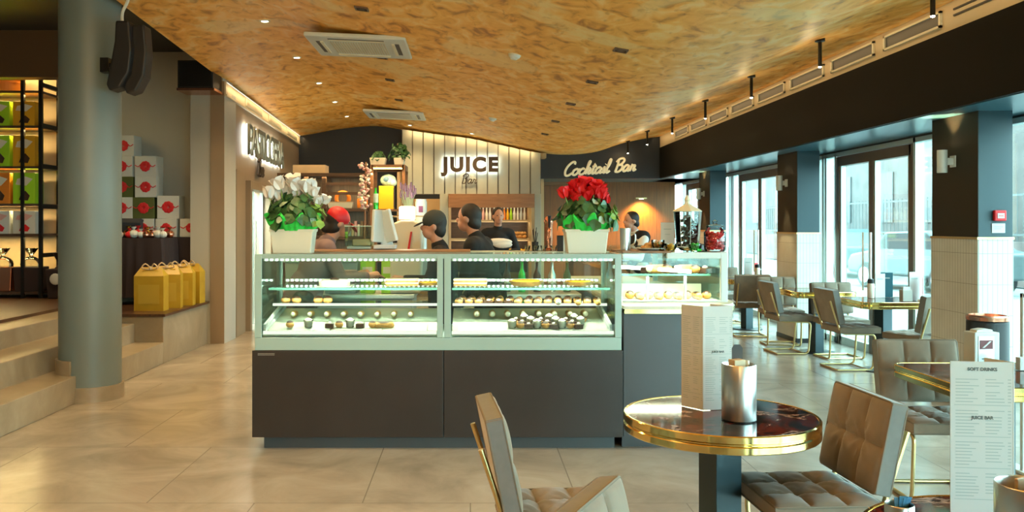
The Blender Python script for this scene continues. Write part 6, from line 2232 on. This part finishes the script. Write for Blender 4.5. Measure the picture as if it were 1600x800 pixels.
for k in range(26):
    lime_ = k < 12
    r = 0.042
    x = (0.55 + (k % 6) * 0.045 + 0.01 * (k // 6)) if lime_ else (0.85 + ((k - 12) % 7) * 0.052)
    z = 1.24 + r + ((k // 6) * 0.065 if lime_ else ((k - 12) // 7) * 0.07)
    c = MB().sphere((0, 0, 0), (r, r, r * 0.95), 12, 8).build('lime_fruit' if lime_ else 'nut_cluster', M['lime'] if lime_ else M['crust'], smooth=True)
    c.location = (x, 18.52 + 0.02 * (k % 2), z)
    tag(c, 'green apple heaped on the middle hatch shelf, %s one' % ORD[k] if lime_ else 'brown fruit right of the green apples in the hatch, %s one' % (ORD[k - 12]), 'fruit', 'green apples on the middle hatch shelf' if lime_ else 'brown fruit on the middle hatch shelf')
for k in range(16):
    r = 0.045
    c = MB().sphere((0, 0, 0), r, 12, 8).build('lemon', M['yellow'], smooth=True)
    c.location = (0.62 + (k % 8) * 0.078, 18.52, 0.85 + r + (k // 8) * 0.08)
    tag(c, 'yellow lemon on the lowest lit hatch shelf, %s in the %s layer' % (ORD[k % 8], ('lower', 'upper')[k // 8]), 'fruit', 'lemons on the lowest hatch shelf')

# ------------------------------------------------------------------ cocktail bar back wall lamps
for k, px_ in enumerate((907, 1002)):
    x, z = at(px_, 318, 19.4)
    w_ = thing('bar_wall_lamp', 'small brass picture lamp washing the oak wall, %s' % ('left of the red flowers', 'above the bartender')[k], 'wall light', (x, 19.5, z + 0.12), group='lamps on the oak wall')
    MB().box(-0.12, 0.12, -0.12, -0.08, -0.015, 0.015).box(-0.015, 0.015, -0.08, 0, -0.01, 0.01).build('bracket', M['goldm'], w_)
    MB().box(-0.05, 0.05, -0.105, -0.095, -0.018, -0.015).build('lens', M['lens'], w_)
    light('bar_wall_lamp_light', 'SPOT', (x, 19.22, z + 0.10), 260, (1.0, 0.58, 0.14), 0.05, rot=(0.35, 0, 0), spot=2.0, blend=0.9)
bb = thing('bar_back_counter', 'oak bar counter in front of the oak wall', 'counter', (0, 0, 0))
MB().box(1.5, 3.0, 12.6, 13.2, 0.0, 1.02).build('body', M['wood'], bb)
MB().box(1.47, 3.03, 12.55, 13.25, 1.02, 1.06).build('top', M['steel'], bb)
light('bar_downlight', 'SPOT', (2.6, 18.9, 2.45), 25, WARM, 0.05, spot=2.0, blend=0.8)

# ================================================================== PEOPLE
def solidify(mb, name, m, parent, voxel=0.010, smooth_it=2):
    bmesh.ops.recalc_face_normals(mb.b, faces=mb.b.faces)
    me = bpy.data.meshes.new(name)
    mb.b.to_mesh(me)
    mb.b.free()
    t = bpy.data.objects.new(name, me)
    COL.objects.link(t)
    r = t.modifiers.new('r', 'REMESH')
    r.mode = 'VOXEL'
    r.voxel_size = voxel
    s = t.modifiers.new('s', 'SMOOTH')
    s.factor = 0.6
    s.iterations = smooth_it
    dg = bpy.context.evaluated_depsgraph_get()
    dg.update()
    me2 = bpy.data.meshes.new_from_object(t.evaluated_get(dg))
    bpy.data.objects.remove(t, do_unlink=True)
    bpy.data.meshes.remove(me)
    me2.name = name
    me2.materials.clear()
    me2.materials.append(m)
    me2.shade_smooth()
    o = bpy.data.objects.new(name, me2)
    COL.objects.link(o)
    o.parent = parent
    return o


def person(label, loc, rz, H, lean=0.0, head_pitch=0.0, head_yaw=0.0, arms=None, shirt='blackc', trousers='blackc', hat=None, vest=None, sleeves='short', apron=None, female=False, head_off=(0, 0, 0)):
    """faces local -Y, z up; lean bends forward at the hips; arms = ((elbow, hand) for left, right) relative to the shoulder in body axes"""
    p = thing('person', label, 'person', loc, rz)
    k = H / 1.75
    hipz = 0.92 * k
    R = Matrix.Rotation(lean, 4, 'X')
    base = Matrix.Translation((0, 0, hipz))
    TT = base @ R

    def B(x, y, z):      # point in leaned torso space, z above hips
        return TT @ Vector((x * k, y * k, z * k))
    sw = 0.185 if not female else 0.165
    neck0, neck1 = B(0, 0.0, 0.50), B(0, -0.03, 0.60)
    HR = TT @ Matrix.Translation((0, -0.045 * k + head_off[1], 0.70 * k + head_off[2])) @ Matrix.Rotation(head_pitch, 4, 'X') @ Matrix.Rotation(head_yaw, 4, 'Z')

    def Hd(x, y, z):
        return HR @ Vector((x * k, y * k, z * k))
    body = MB()
    # torso
    body.capsule(B(0, 0, 0.02), B(0, 0, 0.10), 0.135 * k, 0.13 * k)
    T3 = TT @ Matrix.Translation((0, 0, 0.30 * k))
    body.sphere((0, 0, 0), (0.165 * k, 0.115 * k, 0.22 * k), 18, 12, T3)
    body.sphere((0, 0, 0), (0.16 * k, 0.12 * k, 0.15 * k), 18, 12, TT @ Matrix.Translation((0, 0, 0.02)))
    body.capsule(B(-sw * 0.75, 0, 0.46), B(sw * 0.75, 0, 0.46), 0.065 * k, 0.065 * k)
    body.capsule(neck0, neck1, 0.056 * k, 0.052 * k)
    body.capsule(neck1, Hd(0, 0.01, -0.04), 0.052 * k, 0.055 * k)
    # head
    body.sphere((0, 0.01 * k, 0.02 * k), (0.075 * k, 0.095 * k, 0.105 * k), 20, 14, HR)
    body.sphere((0, -0.03 * k, -0.05 * k), (0.055 * k, 0.062 * k, 0.062 * k), 16, 10, HR)
    body.sphere((0, -0.093 * k, -0.012 * k), (0.014 * k, 0.022 * k, 0.024 * k), 10, 8, HR)
    for s in (-1, 1):
        body.sphere((s * 0.077 * k, 0.012 * k, -0.005 * k), (0.012 * k, 0.02 * k, 0.03 * k), 10, 8, HR)
    body.sphere((0, -0.083 * k, -0.052 * k), (0.024 * k, 0.012 * k, 0.009 * k), 10, 6, HR)
    # legs
    legs = MB()
    for s in (-1, 1):
        hip = Vector((s * 0.09 * k, 0, hipz))
        knee = Vector((s * 0.10 * k, -0.03 * k, 0.50 * k))
        ank = Vector((s * 0.11 * k, 0.02 * k, 0.09 * k))
        toe = Vector((s * 0.13 * k, -0.15 * k, 0.035 * k))
        for mm, e in ((body, 0.0), (legs, 0.016)):
            mm.capsule(hip, knee, 0.085 * k + e, 0.058 * k + e)
            mm.capsule(knee, ank, 0.056 * k + e, 0.040 * k + e)
        body.capsule(ank, toe, 0.036 * k, 0.03 * k)
    legs.sphere((0, 0, 0.0), (0.175 * k, 0.135 * k, 0.13 * k), 18, 12, TT)
    # arms with hands
    shirt_mb = MB()
    shirt_mb.sphere((0, 0, 0), (0.185 * k, 0.137 * k, 0.235 * k), 20, 14, T3)
    shirt_mb.capsule(B(0, 0, 0.0), B(0, 0, 0.12), 0.158 * k, 0.152 * k)
    shirt_mb.capsule(B(-sw * 0.78, 0, 0.455), B(sw * 0.78, 0, 0.455), 0.083 * k, 0.083 * k)
    shirt_mb.capsule(neck0, B(0, -0.012, 0.535), 0.075 * k, 0.066 * k)
    arms = arms or (((0.04, 0.02, -0.29), (0.02, -0.10, -0.25)), ((-0.04, 0.02, -0.29), (-0.02, -0.10, -0.25)))
    for s, (ev, hv) in zip((1, -1), arms):
        sh = B(s * sw, 0, 0.455)
        el = sh + Vector(ev) * k
        wr = el + Vector(hv) * k
        body.capsule(sh, el, 0.052 * k, 0.040 * k)
        body.capsule(el, wr, 0.040 * k, 0.027 * k)
        d = (wr - el).normalized()
        pal = wr + d * 0.075 * k
        body.capsule(wr, pal, 0.027 * k, 0.034 * k)
        side = d.cross(Vector((0, 0, 1)))
        side = side.normalized() if side.length > 0.1 else Vector((1, 0, 0))
        dn = side.cross(d).normalized()
        for f_, ln in zip((-1.5, -0.5, 0.5, 1.5), (0.062, 0.075, 0.07, 0.055)):
            a = pal + side * (f_ * 0.018 * k)
            b_ = a + (d * 0.6 * ln + dn * (-0.15 * ln)) * k
            c_ = b_ + (d * 0.45 * ln - dn * 0.35 * ln) * k
            body.capsule(a, b_, 0.0095 * k, 0.009 * k, 8)
            body.capsule(b_, c_, 0.009 * k, 0.008 * k, 8)
        th = wr + d * 0.03 * k
        body.capsule(th, th + (side * -s * 0.045 + d * 0.035) * k, 0.012 * k, 0.010 * k, 8)
        shirt_mb.capsule(sh, el, 0.068 * k, 0.056 * k)
        if sleeves == 'long':
            shirt_mb.capsule(el, el + (wr - el) * 0.9, 0.054 * k, 0.042 * k)
        else:
            pass
    solidify(body, 'body', M['skin'], p, 0.008)
    solidify(legs, 'trousers', M[trousers], p, 0.014)
    solidify(shirt_mb, 'shirt', M[shirt], p, 0.012, 3)
    if vest:
        v = MB()
        v.sphere((0, 0, 0), (0.195 * k, 0.147 * k, 0.235 * k), 20, 14, T3)
        v.capsule(B(0, 0, 0.0), B(0, 0, 0.12), 0.168 * k, 0.162 * k)
        v.capsule(B(-sw * 0.8, 0.015, 0.465), B(sw * 0.8, 0.015, 0.465), 0.098 * k, 0.098 * k)
        solidify(v, 'vest', M[vest], p, 0.014, 3)
    if apron:
        ap = MB()
        ap.sphere((0, -0.03 * k, -0.10 * k), (0.19 * k, 0.14 * k, 0.16 * k), 18, 12, TT)
        solidify(ap, 'apron', M[apron], p, 0.014, 3)
    # hair, eyes, mouth
    hair = MB()
    hair.sphere((0, 0.025 * k, 0.04 * k), (0.083 * k, 0.098 * k, 0.10 * k), 20, 12, HR)
    hair.sphere((0, 0.05 * k, -0.02 * k), (0.078 * k, 0.065 * k, 0.085 * k), 16, 10, HR)
    if female:
        hair.sphere((0, 0.11 * k, -0.02 * k), (0.045 * k, 0.05 * k, 0.06 * k), 12, 8, HR)
    o = solidify(hair, 'hair', M['hair'], p, 0.009)
    ey = MB()
    for s in (-1, 1):
        ey.sphere((s * 0.028 * k, -0.076 * k, 0.012 * k), (0.011 * k, 0.008 * k, 0.006 * k), 8, 6, HR)
    ey.build('eyes', M['hair'], p)
    MB().sphere((0, -0.092 * k, -0.052 * k), (0.017 * k, 0.005 * k, 0.0035 * k), 10, 6, HR).build('lips', mat('lips', (0.40, 0.13, 0.11), 0.5) if 'lips' not in bpy.data.materials else bpy.data.materials['lips'], p)
    sh_ = MB()
    for s in (-1, 1):
        sh_.capsule((s * 0.11 * k, 0.04 * k, 0.045), (s * 0.135 * k, -0.17 * k, 0.042), 0.045, 0.042)
    sh_.build('shoes', M['black'], p, smooth=True)
    if hat:
        h = MB()
        h.sphere((0, 0.012 * k, 0.055 * k), (0.090 * k, 0.106 * k, 0.092 * k), 20, 12, HR)
        o = h.build('cap', M[hat], p, smooth=True)
        vis = MB()
        T = HR @ Matrix.Translation((0, -0.10 * k, 0.045 * k)) @ Matrix.Rotation(0.25, 4, 'X')
        vis.sphere((0, -0.015 * k, 0), (0.062 * k, 0.052 * k, 0.009 * k), 16, 6, T)
        vis.build('cap_peak', M[hat], o, smooth=True)
    return p


fwd = (((0.05, -0.10, -0.25), (-0.04, -0.24, 0.02)), ((-0.05, -0.10, -0.25), (0.04, -0.24, 0.02)))
# barista in a dark cap, facing left
person('person in a dark cap and black shirt facing left beside the coffee machine', (px2(697, 7.1), 7.12, 0), -PI / 2, 1.66, lean=0.10, head_pitch=0.12, arms=fwd, hat='capg', sleeves='long')
# person in black bending away to the left
person('person with dark hair in a black top leaning left behind the right vitrine', (px2(765, 7.4), 7.46, 0), -PI / 2 - 0.35, 1.75, lean=0.22, head_pitch=0.30, arms=(((0.02, -0.05, -0.27), (-0.02, -0.14, -0.2)), ((-0.02, -0.05, -0.27), (0.02, -0.14, -0.2))), sleeves='long')
# person in black with pale apron
person('person in a black shirt holding a pale cloth before the juice bar hatch', (px2(777, 12.9), 12.9, 0), 0.15, 1.80, lean=0.06, head_pitch=0.15, arms=(((0.10, -0.02, -0.26), (-0.16, -0.18, -0.02)), ((-0.10, -0.02, -0.26), (0.16, -0.18, -0.02))), sleeves='long')
cl_ = thing('pale_cloth', 'pale folded cloth held at the waist by the person in black', 'cloth', (px2(779, 12.6), 12.56, 1.25))
MB().sphere((0, 0, 0.04), (0.20, 0.05, 0.055), 14, 8).sphere((0.06, -0.01, 0.0), (0.14, 0.05, 0.05), 12, 8).build('cloth', M['whitec'], cl_, smooth=True)
# bartender with a black vest, head bowed
person('person in a white shirt and black vest looking down at the cocktail bar', (px2(1004, 11.6), 11.6, 0), -PI / 2 + 0.35, 1.74, lean=0.20, head_pitch=0.75, arms=fwd, shirt='whitec', vest='blackc', sleeves='long')
# person in a red cap bending behind the case
person('person in a red cap and mauve top bending down behind the left vitrine', (px2(508, 7.25) - 0.2, 7.25, 0), PI * 0.62, 1.76, lean=0.42, head_pitch=0.30, arms=fwd, shirt='pinkc', trousers='caseg', hat='red', female=True, sleeves='long')
